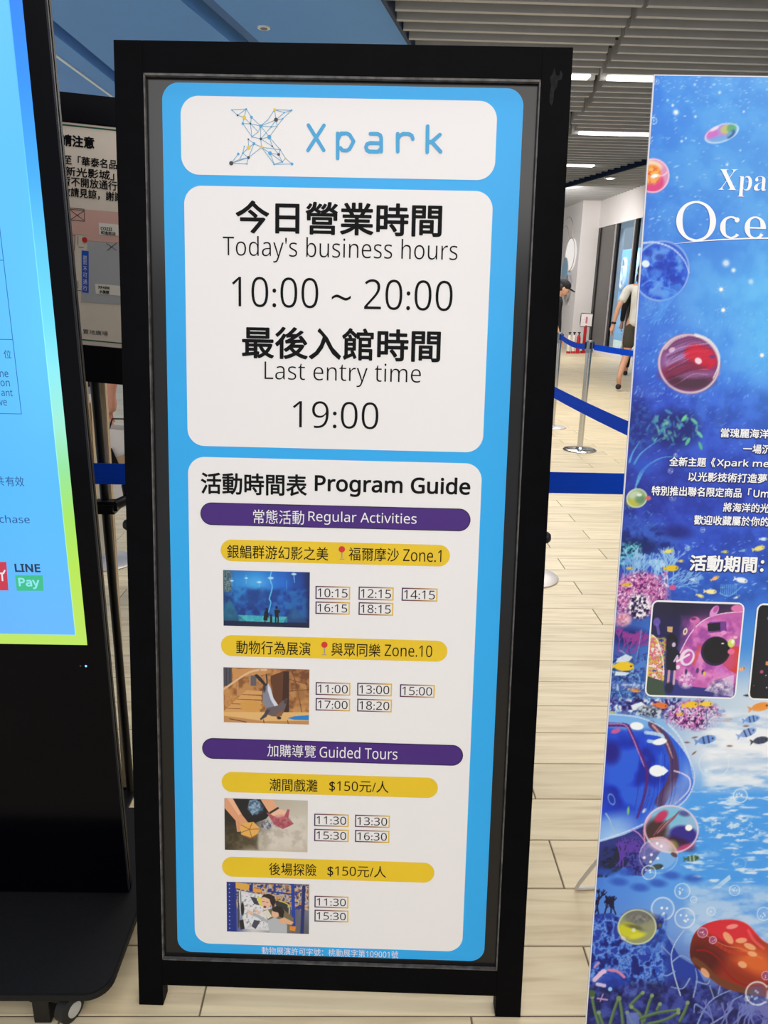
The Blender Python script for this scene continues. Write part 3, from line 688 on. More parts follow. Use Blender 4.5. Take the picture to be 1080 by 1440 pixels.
for e_ in ED:
    a, b = np.array(npx(ND[e_[0]])), np.array(npx(ND[e_[1]])); d = b-a; d /= np.linalg.norm(d); q = np.array([-d[1], d[0]])*.00042; z = N2+kk*2e-6; kk += 1
    m.add([S.P(*(a-q), z), S.P(*(b-q), z), S.P(*(b+q), z), S.P(*(a+q), z)], [(0, 1, 2, 3)])
m.build('emblem_lines', mat('emblem_blue', (86, 160, 204), .5, var=0), poster)
for nm, mt, lst in (('emblem_dots', INKB, 'a6 b7 e12 f11 h13 j6 w17 x7 z7 B6 D8 m12 p7 q11 u7 H16 I7 K8 L8 M12 o6'), ('emblem_dots', mat('emblem_yellow', (226, 200, 60), .5, var=0), 'd16 C12 n16 v12 i6 E5 y6 r5 J7'), ('emblem_dots', mat('emblem_dark', (62, 56, 66), .5, var=0), 'c8 g8 A17 k11 l7 F7 G12 s12 t18')):
    m = MB()
    for t_ in lst.split(): disc(m, S, npx(ND[t_[0]]), float(t_[1:])*1.35/9/780, N2+.0003, 16)
    m.build(nm, mt, poster)
# small printed photographs
def photo(q, paint, label, cell=.00075):
    a, b, c, d = quad_uv(*q); cv = Canvas(0, 0, 120, 75, 2.6, 7); paint(cv)
    us = np.linspace(a, b, int((b-a)/cell)); vs = np.linspace(c, d, int((d-c)/cell))
    o = grid_print('printed_photo', S, us, vs, N2, lambda U, V: cv.sample((U-a)/(b-a)*120, (d-V)/(d-c)*75), PRINT, poster, label)
def ph_aquarium(c):
    c.ctrl([0, 20, 45, 80, 105, 120], [0, 15, 35, 55, 75], [[(60,90,120),(30,120,200),(40,140,225),(25,100,200),(15,60,150),(8,30,90)], [(30,80,130),(40,140,220),(70,170,240),(30,110,215),(15,70,160),(8,30,95)], [(15,60,120),(30,120,200),(40,130,215),(20,80,180),(12,60,150),(6,25,85)], [(20,90,140),(15,70,150),(15,60,150),(20,80,170),(15,60,140),(8,30,90)], [(10,30,80),(10,30,80),(10,30,80),(10,30,80),(8,26,75),(5,18,55)]])
    c.texture(0, 20, 120, 66, 9, [(10, 40, 110), (20, 80, 170), (40, 130, 200)], .55); c.texture(0, 0, 12, 30, 3, [(30, 60, 90), (150, 160, 140), (60, 90, 110)], .9, soft=2)
    c.poly([(0, 68), (0, 55), (8, 38), (16, 50), (20, 60), (34, 68)], (30, 110, 130), .6); c.poly([(85, 68), (97, 45), (106, 55), (118, 68)], (30, 90, 140), .6)
    c.ell(46, 33, 16, 8, c=(10, 50, 130), al=.55, soft=5)
    c.poly([(20, 60), (88, 61), (84, 69), (34, 69)], (60, 175, 190)); c.texture(20, 59, 90, 70, 4, [(40, 150, 180), (90, 200, 200)], .5, soft=2)
    c.poly([(0, 68), (120, 69), (120, 75), (0, 75)], (10, 26, 66))
    c.line([(67, 0), (65, 10), (68, 20), (66, 30), (64, 37), (66, 42), (63, 55)], 1.6, (90, 190, 245), .9)
    for x, y, r in ((50, 15, 2), (66, 9, 2.4), (98, 3, 2.2), (12, 14, 1.6), (32, 10, 1.5)): c.ell(x, y, r*1.6, r*.7, c=(180, 230, 255)); c.line([(x, y-4), (x, y+7)], .8, (150, 215, 255), .6)
    c.line([(98, 3), (99, 14)], 1, (150, 215, 255), .7); c.line([(88, 12), (88, 24)], .8, (100, 180, 240), .6)
    K_ = (5, 10, 26); c.ell(60.5, 51.5, 1.7, 2, c=K_); c.poly([(57.5, 54), (62.5, 53), (62.5, 60), (61, 67), (55.5, 66)], K_); c.line([(58, 66), (58, 70)], 1.4, K_); c.line([(61, 60), (63.5, 62)], 1, K_)
    c.ell(66.5, 59.5, 1.3, 1.5, c=K_); c.poly([(65, 61), (68.3, 61), (68, 70), (65, 70)], K_)
    c.ell(74, 48.5, 1.7, 2, c=K_); c.poly([(71, 51.5), (78, 51.5), (79.5, 55), (77, 56), (77, 62), (72, 62), (71.5, 56)], K_); c.line([(73, 61), (73, 71)], 2, K_); c.line([(76.4, 61), (76.4, 71)], 2, K_)
def ph_sealion(c):
    c.ctrl([0, 60, 120], [0, 40, 75], [[(176,120,66),(170,110,60),(120,70,44)], [(190,130,70),(130,76,44),(160,104,58)], [(214,160,90),(205,150,84),(190,140,80)]])
    c.texture(0, 0, 120, 62, 8, [(110, 66, 36), (190, 130, 70), (222, 168, 104)], .55, soft=1)
    c.poly([(0, 0), (12, 0), (12, 24), (0, 26)], (80, 78, 88)); c.line([(4, 0), (4, 24)], 1, (40, 36, 44)); c.line([(9, 0), (9, 24)], 1, (40, 36, 44))
    c.poly([(13, 2), (60, 0), (60, 8), (13, 14)], (206, 146, 84)); c.poly([(36, 10), (46, 10), (46, 24), (36, 24)], (96, 92, 100)); c.poly([(66, 10), (84, 3), (92, 6), (92, 60), (74, 60), (66, 40)], (98, 56, 34)); c.poly([(84, 3), (92, 3), (92, 60), (82, 60)], (62, 32, 24))
    for i in range(5):
        y = 30+i*6.5; x = 32-i*7; c.poly([(x, y), (54-i*1, y+1), (54, y+6), (x-6, y+6)], (216, 160, 96)); c.line([(x-6, y+6.5), (54, y+6.5)], 1, (110, 62, 34))
    c.line([(0, 30), (36, 6), (60, 2)], 2.6, (226, 186, 146)); c.line([(20, 18), (20, 38)], 2, (190, 140, 100)); c.line([(37, 8), (37, 26)], 2, (190, 140, 100)); c.line([(51, 2), (51, 20)], 2, (196, 146, 106)); c.line([(3, 30), (3, 52)], 2, (190, 140, 100))
    c.ell(38, 52, 16, 8, c=(214, 156, 78), soft=2); c.ell(62, 30, 6, 12, c=(206, 150, 96), al=.6, soft=3)
    c.line([(92, 30), (120, 27)], .9, (84, 48, 26)); c.line([(96, 3), (104, 28), (110, 60)], .8, (90, 52, 30)); c.line([(92, 14), (118, 20)], .8, (100, 60, 34)); c.ell(108, 34, 7, 9, c=(150, 100, 56), al=.6, soft=3)
    c.poly([(0, 61), (120, 58), (120, 75), (0, 75)], (228, 182, 116)); c.poly([(0, 66), (20, 68), (56, 72), (120, 70), (120, 75), (0, 75)], (196, 140, 86)); c.line([(8, 70), (32, 74)], 1, (70, 40, 26)); c.line([(56, 70), (57, 75)], 1, (60, 34, 24)); c.line([(90, 70), (91, 75)], 1, (90, 54, 34))
    c.poly([(90, 67), (100, 64), (120, 62), (120, 69), (100, 69)], (26, 130, 210))
    c.poly([(57, 22), (62, 19), (66, 26), (70, 40), (76, 50), (70, 56), (60, 55), (55, 45), (55, 32)], (132, 134, 150)); c.poly([(62, 20), (66, 26), (70, 40), (77, 50), (72, 52), (66, 42), (62, 30)], (214, 218, 230))
    c.poly([(76, 50), (82, 44), (88, 40), (90, 40), (87, 52), (84, 60), (78, 65), (68, 65), (60, 62), (60, 54), (68, 52)], (104, 90, 92)); c.poly([(74, 62), (84, 56), (82, 64), (74, 66)], (140, 92, 66)); c.ell(87, 44, 2.2, 3.4, 20, c=(70, 56, 58))
    c.poly([(43, 9), (47, 8), (52, 12), (58, 19), (60, 22), (57, 23), (50, 17)], (38, 32, 40)); c.line([(60, 8), (61, 20), (58, 24)], 1.8, (44, 36, 42)); c.ell(57, 27, 2.2, 5, c=(60, 50, 60), soft=2)
    c.poly([(60, 56), (66, 56), (60, 66), (52, 71), (51, 69), (57, 62)], (70, 62, 74)); c.ell(78, 67, 3, 2, c=(40, 34, 36))
def ph_hands(c):
    c.ctrl([0, 40, 70, 120], [0, 30, 55, 75], [[(28,26,26),(30,34,40),(190,178,160),(196,188,172)], [(36,32,26),(26,24,26),(200,190,178),(206,198,184)], [(70,60,40),(120,106,84),(212,202,190),(214,204,192)], [(60,52,34),(170,156,136),(206,196,182),(200,184,166)]])
    c.texture(40, 20, 120, 75, 10, [(176, 166, 152), (216, 208, 198), (226, 218, 206)], .5, soft=8); c.texture(0, 40, 50, 75, 8, [(44, 36, 22), (96, 84, 56)], .6, soft=4)
    c.poly([(12, 0), (60, 0), (66, 20), (60, 28), (40, 36), (20, 26)], (20, 22, 28)); c.poly([(36, 2), (46, 0), (56, 16), (46, 18), (40, 24), (34, 10)], (120, 150, 178)); c.texture(32, 0, 58, 24, 3, [(40, 60, 84), (150, 180, 205)], .7, pts='ell', soft=3)
    c.texture(50, 28, 72, 46, 4, [(60, 60, 70), (190, 196, 210)], .8, pts='ell', soft=4)
    SK = (226, 160, 118); c.poly([(0, 0), (12, 0), (26, 24), (34, 34), (30, 38), (22, 48), (18, 48), (16, 32), (0, 14)], SK); c.poly([(4, 0), (12, 0), (24, 22), (20, 24)], (240, 184, 146)); c.line([(20, 34), (20.5, 47)], 2.6, (214, 150, 112))
    c.poly([(22, 40), (27, 35), (42, 33), (51, 42), (48, 50), (38, 56), (24, 52)], (232, 176, 90)); c.poly([(24, 52), (38, 56), (48, 50), (46, 54), (36, 58)], (150, 96, 40))
    for e in ((40, 34), (50, 43), (39, 55), (24, 49), (24, 38)): c.line([(36, 44), e], .9, (150, 84, 40))
    c.poly([(52, 0), (70, 0), (77, 12), (88, 16), (92, 26), (84, 34), (72, 34), (66, 22)], (232, 170, 130)); c.poly([(66, 18), (78, 13), (90, 16), (88, 28), (74, 30)], (240, 190, 160)); c.line([(66, 19), (77, 12)], 3, (52, 44, 44))
    R_ = (176, 84, 96); c.poly([(60, 18), (76, 26), (86, 24), (91, 13), (94, 14), (92, 26), (100, 34), (93, 38), (84, 42), (72, 36)], R_); c.texture(66, 20, 98, 42, 3, [(140, 60, 76), (205, 120, 130)], .6, pts='ell', soft=4); c.poly([(86, 42), (92, 42), (94, 54), (88, 50)], (206, 188, 180), .8)
def ph_people(c):
    c.ctrl([0, 40, 80, 120], [0, 35, 75], [[(30,50,140),(60,70,130),(60,70,140),(150,140,150)], [(26,46,140),(190,190,200),(60,66,110),(120,120,140)], [(24,40,130),(210,205,205),(120,120,120),(90,90,100)]])
    c.texture(13, 0, 120, 40, 5, [(24, 44, 140), (240, 160, 50), (230, 226, 226), (40, 40, 70)], .8, thr=(.3, .7), soft=2); c.poly([(13, 0), (34, 3), (32, 12), (13, 9)], (226, 170, 74)); c.poly([(38, 8), (52, 10), (50, 15), (38, 14)], (232, 160, 56))
    c.poly([(33, 3), (38, 3), (38, 14), (33, 13)], (24, 44, 136)); c.line([(96, 2), (98, 70)], 5, (28, 60, 160)); c.line([(112, 4), (110, 75)], 5, (26, 40, 110)); c.line([(70, 2), (70, 12)], 3, (28, 50, 140)); c.line([(60, 12), (96, 16)], 2.4, (30, 56, 150))
    c.poly([(16, 12), (50, 18), (66, 40), (62, 72), (22, 70)], (218, 218, 224)); c.texture(20, 14, 62, 70, 2.4, [(70, 70, 84), (232, 232, 236), (236, 236, 240)], .6, thr=(.25, .6), soft=6); c.poly([(34, 21), (43, 23), (48, 34), (40, 32)], (60, 60, 78)); c.poly([(40, 56), (49, 58), (42, 70), (36, 66)], (70, 72, 90))
    c.poly([(44, 20), (50, 22), (52, 36), (48, 34)], (228, 214, 70)); c.line([(17, 14), (17, 68)], 1.6, (60, 60, 66)); c.line([(20, 14), (22, 60)], 1.6, (120, 120, 124)); c.ell(23, 40, 2.4, 10, c=(30, 28, 34)); c.poly([(18, 58), (24, 56), (26, 70), (20, 72)], (34, 30, 34))
    c.poly([(70, 26), (88, 28), (90, 46), (76, 44)], (50, 50, 56)); c.line([(76, 26), (90, 32), (91, 46)], 1.4, (226, 206, 60))
    c.poly([(0, 0), (13, 0), (14, 75), (0, 75)], (24, 44, 136))
    for y in range(4, 75, 6): c.ell(4, y, .8, c=(190, 205, 235)); c.ell(9.5, y+3, .7, c=(14, 26, 90))
    SK = (236, 190, 160); c.poly([(52, 42), (66, 38), (82, 38), (98, 52), (96, 62), (86, 75), (62, 75), (60, 56)], (120, 108, 84)); c.poly([(50, 44), (60, 40), (66, 50), (60, 54)], (226, 220, 208))
    c.ell(57, 29, 7, 9.5, -14, c=SK); c.poly([(50, 22), (54, 17), (62, 16), (70, 20), (71, 30), (67, 36), (64, 30), (62, 24), (55, 21)], (40, 26, 26)); c.ell(55.5, 36, 1.9, 1.7, c=(120, 30, 36)); c.line([(52, 28), (55, 28)], .8, (60, 34, 30)); c.line([(58, 29), (60, 29)], .8, (60, 34, 30))
    c.poly([(30, 42), (36, 44), (44, 47), (60, 56), (62, 62), (44, 52), (34, 48)], (176, 180, 186)); c.poly([(29, 41), (33, 42), (40, 45), (38, 48), (31, 46)], SK); c.poly([(40, 38), (46, 42), (50, 45), (47, 48), (41, 42)], SK)
    c.poly([(60, 56), (68, 52), (78, 54), (88, 62), (88, 75), (62, 75)], (184, 188, 194)); c.ell(71, 45, 5.5, 7.5, 10, c=(232, 184, 152)); c.poly([(66, 38), (72, 34), (80, 35), (84, 42), (82, 52), (77, 50), (75, 44), (67, 42)], (32, 24, 26))
    c.poly([(76, 54), (84, 51), (90, 54), (98, 58), (94, 62), (84, 60), (78, 60)], (230, 178, 142)); c.poly([(92, 64), (101, 64), (100, 72), (92, 70)], (232, 140, 50))
photo(((312.5, 803.3), (434.7, 805.7), (434.7, 884.2), (313, 882)), ph_aquarium, 'small printed photo of people before a blue aquarium window')
photo(((313, 941), (434, 943), (434, 1020.8), (313.3, 1018.5)), ph_sealion, 'small printed photo of a sea lion on its front flippers')
photo(((314.2, 1125.5), (432, 1128.8), (431.8, 1201.5), (315, 1198.5)), ph_hands, 'small printed photo of hands holding starfish')
photo(((317.2, 1243.3), (434, 1247.3), (434, 1317.3), (318.2, 1313.5)), ph_people, 'small printed photo of two people pointing')
# rear support legs, braces and hinge knobs
bk = _back; ax = _uu
def wleg(u):
    top = S.P(u, 1.0, -T-.012); foot = A3(*(S.P(u, 0, 0)+bk*.50)); foot[2] = 0
    d = top-foot; d /= np.linalg.norm(d); fr = Frame(foot, ax, d); L = np.linalg.norm(top-foot)
    m = MB(); m.box(fr, -.015, .015, .006, L, -.011, .011); m.build('rear_leg', BLACK, sign, bevel=.002)
wleg(.06); wleg(.697)
f0 = A3(*(S.P(.06, 0, 0)+bk*.42)); m = MB(); m.tube([f0+A3(0, 0, .16), f0+A3(0, 0, .16)+ax*.637], .011, 8); m.build('brace', BLACK, sign)
for u, v, r in ((-.002, S.uv(172, 740)[1], .010), (W_+.002, S.uv(766, 758)[1], .011), (-.001, S.uv(174, 752)[1]+.02, .006)):
    m = MB(); m.lathe(S.P(u, v, -.016), [(r*.7, -.008), (r, -.003), (r, .003), (r*.6, .008)], 16, ax=tuple(ax)); m.build('hinge_knob', BLACKM, sign, smooth=True)
m = MB(); c = S.P(.742, S.uv(772, 130)[1], .0001)
SCUFF = mat('grey_scuff', (24, 24, 27), .65, var=.6, scale=90, spec=.15)
def sc(x, y): return S.uv(730+x/9.6, 50+y/9.6)
m.prism(S, [sc(*p) for p in ((478, 430), (500, 540), (545, 540), (560, 470), (588, 520), (575, 590), (520, 610), (512, 690), (470, 760), (462, 880), (440, 950), (410, 905), (412, 800), (432, 690), (418, 570), (450, 520))], -.0001, .00012); m.build('scuff_mark', SCUFF, sign)

# ================================================================== the lit kiosk
KY = 1.365; ang = math.radians(-.6)
KU = A3(math.cos(ang), math.sin(ang), 0); KR = onz(183, 1257, .09); K_ = Frame(KR, KU, (0, 0, 1))     # origin: lower right front corner; n points to the viewer
kiosk = empty('digital_kiosk', (KR[0]-.33, KR[1]+.02, 0), 'tall black digital kiosk with a lit pale blue screen, at the left edge', 'kiosk')
KWd, KHt, KT = .72, 1.86, .017
m = MB(); m.prism(K_, rrect(-KWd, 0, 0, KHt, .008, 4), -KT, -.006); m.build('housing', mat('kiosk_black_metal', (12, 12, 15), .42, var=.1, spec=.2), kiosk, bevel=.003)
GLB = mat('black_glass', (3, 3, 8), .14, var=0, spec=.1)
m = MB(); m.prism(K_, rrect(-KWd+.002, -.002, .002, KHt-.002, .008, 4), -.006, -.0005); m.build('front_glass', GLB, kiosk)
m = MB(); m.box(K_, -.0035, -.0005, .01, KHt-.01, -.004, .0006); m.build('edge_highlight', mat('edge_highlight_tone', (24, 25, 34), .45, spec=.3), kiosk)  # lighter strip paints in the highlight along the front edge
A_, B_ = K_.uv(122.7, 907), K_.uv(32, 0)
su1 = (A_[0]+K_.uv(80, 480)[0])/2; sv0 = A_[1]; su0 = -KWd+(-su1); sv1 = KHt-.06
kc = Canvas(-340, -260, 130, 915, .55, 3)
XS = [-340, 0, 60, 130]; YS = [-260, 0, 250, 450, 700, 915]
kc.ctrl(XS, YS, [[(120,214,255)]*4, [(108,206,255),(104,204,255),(96,200,255),(96,200,255)], [(96,200,255),(92,198,255),(92,200,255),(92,200,255)], [(92,196,255),(90,196,255),(94,204,255),(94,206,255)], [(84,188,255),(84,188,255),(86,190,255),(86,190,255)], [(96,180,255),(100,180,255),(100,184,255),(100,184,255)]])
ky = [-260, 0, 120, 250, 350, 450, 520, 600, 660, 730, 800, 905]
kc_ = np.array([(20,120,250), (30,136,255), (40,150,255), (64,178,255), (96,208,255), (110,224,255), (140,240,250), (160,240,215), (150,232,160), (168,232,100), (184,232,84), (190,230,96)], float)
bw = su1-K_.uv(K_.px(np.array([su1]), np.array([.55]))[0][0]-14.5, 905)[0]; bw = .0205
def kcol(U, V):
    x, y = K_.px(U, V); c = kc.sample(x, y); xr, yr = K_.px(np.full_like(V, su1), V)
    b = np.stack([np.interp(yr, ky, kc_[:, i]) for i in range(3)], -1)
    e = np.minimum(np.minimum(su1-U, U-su0), V-sv0)
    c = np.where((e < bw)[:, None], b, c); c = np.where(((e >= bw) & (e < bw+.0014))[:, None], np.minimum(c*.35+b*.65+30, 255), c); return c
us = np.unique(np.concatenate([np.linspace(su0, su1-bw-.003, 60), np.linspace(su1-bw-.003, su1-bw+.003, 9), np.linspace(su1-bw+.003, su1, 6)])); us[0] = su0
vs = np.unique(np.concatenate([np.linspace(sv0, sv0+bw-.003, 6), np.linspace(sv0+bw-.003, sv0+bw+.003, 9), np.linspace(sv0+bw+.003, sv1, 260)]))
screen = grid_print('screen', K_, us, vs, .0004, kcol, SCREEN, kiosk, 'lit pale blue screen with a border running from blue to lime')
SI = mat('screen_navy_text', (34, 84, 160), emit=.8); SI2 = mat('screen_dark_text', (30, 52, 96), emit=.8); LN = mat('screen_line', (28, 108, 205), emit=.9)
def kt(s, pl, pr, h, mt=SI, **k): return text(K_, s, pl, pr, h, mt, screen, .0009, name='screen_text', **k)
kt('位', (5.5, 497.5), (16, 498.5), 12); kt('有效', (8, 676), (34, 677.5), 14); kt('共', (-7, 676), (6, 676.5), 13)
kt('purchase', (-27, 731), (42, 731.5), 14)
kt('ne', (0, 526), (12, 526.5), 8); kt('on', (1, 539), (14, 539.5), 8); kt('ant', (2, 552), (18, 553), 9); kt('ve', (-1, 566), (10, 566.5), 8)
kt('LINE', (21, 798), (57, 799), 11.5, SI2, bold=.03)
def kline(pts, w=.0011):
    m = MB(); strokes(m, K_, [K_.uv(*p) for p in pts], w, .0008); return m.build('table_line', LN, screen)
ur = (K_.uv(5, 366)[0]+K_.uv(31, 582)[0]+K_.uv(-.5, 321)[0])/3
m = MB(); k = 0
vA, vB, vC, vD = [K_.uv(*p)[1] for p in ((0, 250), (4.5, 366), (18, 477.5), (30, 582))]
for a_, b_ in (((ur, vA), (ur, vD)), ((su0+.04, vB), (ur, vB)), ((su0+.04, vC), (ur, vC)), ((su0+.04, vD), (ur, vD))): k = strokes(m, K_, [a_, b_], .0012, .0008, k)
m.build('table_line', LN, screen)
def kq(pts, mt, nm, n=.0008): m = MB(); m.prism(K_, [K_.uv(*p) for p in pts], n-.0003, n); return m.build(nm, mt, screen)
kq([(-20, 790), (9, 790), (12, 830), (-18, 830)], mat('screen_red', (210, 58, 84), emit=.9), 'payment_icon')
m = MB(); strokes(m, K_, [K_.uv(-4, 806), K_.uv(5, 806), K_.uv(7, 802)], .003, .001); strokes(m, K_, [K_.uv(3, 806), K_.uv(4, 816)], .003, .001, 9); m.build('payment_mark', mat('screen_white', (240, 240, 248), emit=.95), screen)
kq([(21.5, 809), (60, 809), (61.5, 830.5), (24, 830.5)], mat('screen_green', (62, 206, 150), emit=.85), 'payment_icon')
kt('Pay', (26.5, 820), (56, 820.5), 15.5, mat('screen_pale_text', (150, 236, 250), emit=.95), bold=.03)
c = K_.uv(121, 936.5)
m = MB(); disc(m, K_, c, .0022, .0006, 14); m.build('status_light', mat('status_blue', (60, 110, 255), emit=7), kiosk)
m = MB(); disc(m, K_, (c[0]-.011, c[1]), .0018, .0004, 12); m.build('sensor', mat('sensor_grey', (60, 62, 72), .3), kiosk)
# base plate with rounded corners
bxl, bxr, byf, byb = -1.22, -.478, 1.119, 1.655
m = MB(); m.prism(WORLD, rrect(bxl, bxr, byf, byb, .045, 8), .070, .090); m.build('base_plate', mat('base_textured_black', (22, 22, 24), .6, var=.12, scale=120, bump=.3, spec=.2), kiosk, bevel=.003, smooth=True)
def caster(x, y):
    m = MB(); m.box(WORLD, x-.028, x+.028, y-.026, y+.026, .064, .070); m.box(WORLD, x-.026, x+.006, y-.022, y+.022, .008, .0645); m.box(WORLD, x+.0065, x+.03, y-.012, y+.012, .045, .0645)
    h_ = m.build('caster', BLACKM, kiosk, bevel=.001)
    m = MB(); m.lathe((x+.036, y-.004, .028), [(.022, -.013), (.028, -.010), (.028, .010), (.022, .013)], 28, ax=(1, -.5, 0)); m.build('wheel', mat('black_rubber', (20, 20, 20), .6), h_, smooth=True)
    m = MB(); m.lathe((x+.036, y-.004, .028), [(.015, -.0150), (.015, .0150)], 20, ax=(1, -.5, 0)); m.build('hub', mat('pale_hub', (190, 188, 184), .4), h_, smooth=True)
cp = onz(82, 1428); 
for x, y in ((-.600, 1.150), (-1.10, 1.150), (-.58, 1.61), (-1.10, 1.61)): caster(x, y)
# ================================================================== the ocean banner
BTH, BPH = math.radians(8.0), math.radians(-2.7)
bu = A3(math.cos(BPH), math.sin(BPH), 0); bn = A3(-bu[1], bu[0], 0); ba = onz(823-120*.0727, 1560)
B = Frame(ba, bu, A3(0, 0, 1)*math.cos(BTH)+bn*math.sin(BTH)); BW = .60; BT = B.uv(920, 104.5)[1]; BL = (B.uv(920, 104)[0]+B.uv(823, 1440)[0])/2
banner = empty('standing_banner', (ba[0]+.3, ba[1], 0), 'tall standing banner printed with a vivid blue ocean scene and glossy bubbles', 'banner')
m = MB(); m.box(B, BL, BL+BW, .03, BT, -.0035, -.0004); m.build('board', mat('white_board_edge', (232, 228, 236), .5), banner)
cv = Canvas(812, 90, 1480, 1640, 1.35, 11)
XS = [812, 870, 930, 1000, 1080, 1480]
rows = {90: [(60,112,222),(58,118,226),(62,140,236),(92,166,244),(96,170,244),(96,170,246)], 160: [(52,98,212),(56,108,220),(60,140,236),(80,162,242),(88,166,242),(92,168,246)],
 230: [(50,96,212),(54,104,216),(64,144,234),(84,164,240),(88,166,240),(90,166,244)], 330: [(48,90,208),(54,104,212),(68,140,232),(72,146,234),(86,166,242),(80,160,240)],
 420: [(56,100,218),(66,116,224),(72,134,230),(88,170,244),(96,190,252),(90,170,244)], 500: [(54,92,206),(56,92,208),(56,112,222),(76,148,240),(92,186,252),(80,150,236)],
 560: [(42,60,166),(44,62,170),(52,86,206),(60,112,226),(74,142,240),(70,130,230)], 640: [(36,46,138),(42,56,156),(48,70,184),(54,88,208),(58,98,216),(56,96,214)],
 700: [(30,46,146),(40,54,156),(48,62,176),(50,72,190),(54,78,196),(52,80,200)], 760: [(30,46,132),(40,66,176),(48,76,200),(50,86,206),(56,96,214),(60,110,220)],
 830: [(50,60,140),(60,80,170),(50,96,200),(48,104,204),(56,116,214),(70,130,226)], 900: [(100,80,150),(60,86,170),(60,120,206),(70,140,224),(72,146,226),(80,150,230)],
 985: [(60,70,150),(80,130,190),(130,180,226),(190,212,230),(210,222,236),(206,222,240)], 1060: [(60,80,190),(120,150,220),(170,196,232),(214,226,240),(226,234,244),(214,228,244)],
 1115: [(60,90,200),(80,130,226),(90,150,236),(120,180,240),(160,200,242),(150,196,240)], 1160: [(60,80,170),(70,120,220),(76,160,240),(74,160,240),(76,162,240),(80,160,240)],
 1240: [(60,110,210),(80,140,230),(90,160,240),(80,154,236),(90,160,238),(96,166,240)], 1300: [(70,130,220),(90,140,222),(110,156,226),(140,180,232),(150,190,238),(140,186,236)],
 1370: [(36,56,150),(44,66,160),(70,96,176),(110,140,206),(130,160,214),(120,150,210)], 1440: [(26,30,90),(30,34,100),(40,44,120),(60,64,150),(70,76,160),(60,66,150)], 1640: [(18,20,60),(20,22,70),(26,28,84),(40,42,110),(50,52,120),(44,46,110)]}
cv.ctrl(XS, list(rows), list(rows.values()))
rn = cv.rnd
# water: soft streaks, glitter
cv.texture(812, 90, 1480, 560, 26, [(40, 84, 206), (84, 150, 238), (150, 206, 252)], .13, soft=1); cv.texture(812, 540, 1480, 860, 22, [(24, 34, 120), (46, 70, 186), (70, 110, 226)], .30, soft=20)
def glitter(x0, y0, x1, y1, n, ang=12, c=(190, 226, 255), s=(.4, 1.5), al=(.3, .9)):
    for _ in range(n):
        x, y = rn.uniform(x0, x1), rn.uniform(y0, y1); r = rn.uniform(*s); cv.ell(x, y, r*rn.uniform(1, 2.4), r*.55, -ang+rn.uniform(-25, 25), c=c, al=rn.uniform(*al), soft=.8)
glitter(870, 105, 1090, 330, 260, 20); glitter(930, 110, 1080, 150, 70, 8); glitter(862, 280, 960, 560, 330, 40, (120, 190, 255), (.4, 1.3)); glitter(880, 430, 1070, 560, 260, 60, (140, 200, 255)); glitter(860, 520, 1060, 640, 150, 30, (110, 160, 240)); glitter(1080, 110, 1470, 620, 400, 20)
cv.line([(880, 300), (878, 340), (884, 380)], 10, (70, 150, 240), .25)
for x0, a_ in ((1040, 2.0), (1070, 1.8), (1150, 1.7), (1300, 1.5)):
    cv.line([(x0, 360), (x0-60, 600)], 16, (120, 200, 255), .08)
for x, y, r, al in ((950.5, 158, 5, .9), (946, 148, 2.4, .8), (1012, 130, 2.6, .7), (977, 119, 2.4, .6), (978, 164, 2.4, .7), (1046, 157, 2.2, .7), (1022.5, 231.5, 2.3, .8), (958.5, 198.5, 2.2, .8), (964.5, 194.5, 1.6, .8), (952, 249.5, 2, .7), (939, 141, 2, .6), (1021, 370, 6.5, .7), (1031.5, 380, 4, .8), (1056, 396, 5, .5), (1041, 211.5, 1.6, .7), (983.5, 358, 1.7, .7), (1135, 210, 4, .7), (1210, 300, 5, .6), (1330, 180, 4, .7)):
    cv.ell(x, y, r, c=(200, 230, 255), al=al*.5, soft=2.5); cv.ell(x, y, r*.6, c=(245, 250, 255), al=al, soft=1.2)
for x, y in ((1014, 407), (1017, 436), (1071.5, 499.5), (1200, 440)):
    for k in range(8):
        a = k*math.pi/4+.3; L = 9 if k % 2 else 6; cv.line([(x, y), (x+L*math.cos(a), y+L*math.sin(a))], .8, (215, 225, 255), .55, w2=.4)
    cv.ell(x, y, 5, c=(190, 220, 255), al=.5, fall=True); cv.ell(x, y, 2.6, c=(255, 252, 240), soft=1.5)
cv.bubble(923, 115, 4.5, al=.5); cv.bubble(919.5, 170, 5, al=.75)
# tilted rainbow bubble
cv.ell(1015, 187.5, 25.5, 12.5, -20, c=(170, 214, 250), al=.75); cv.ell(1011, 186, 20, 9, -22, c=(196, 130, 214), al=.8, soft=4); cv.ell(1001, 189, 9, 6, -20, c=(214, 110, 200), al=.8, soft=3); cv.ell(1021, 182, 8, 6, -20, c=(196, 206, 110), al=.85, soft=3); cv.ell(1029, 180, 7, 6, -30, c=(84, 170, 120), al=.8, soft=3)
cv.ell(1028, 189, 8, 4, -48, c=(50, 90, 150), al=.85, soft=2); cv.ell(1026, 188, 5, 2, -48, c=(110, 180, 220), al=.9, soft=1.5); cv.ell(1010, 195, 13, 4, -10, c=(120, 170, 232), al=.8, soft=2); cv.ell(1015, 187.5, 25.5, 12.5, -20, c=(236, 246, 255), al=.55, ring=1.6); cv.ell(1005, 181, 7, 2.2, -28, c=(250, 240, 250), al=.8, soft=1.5)
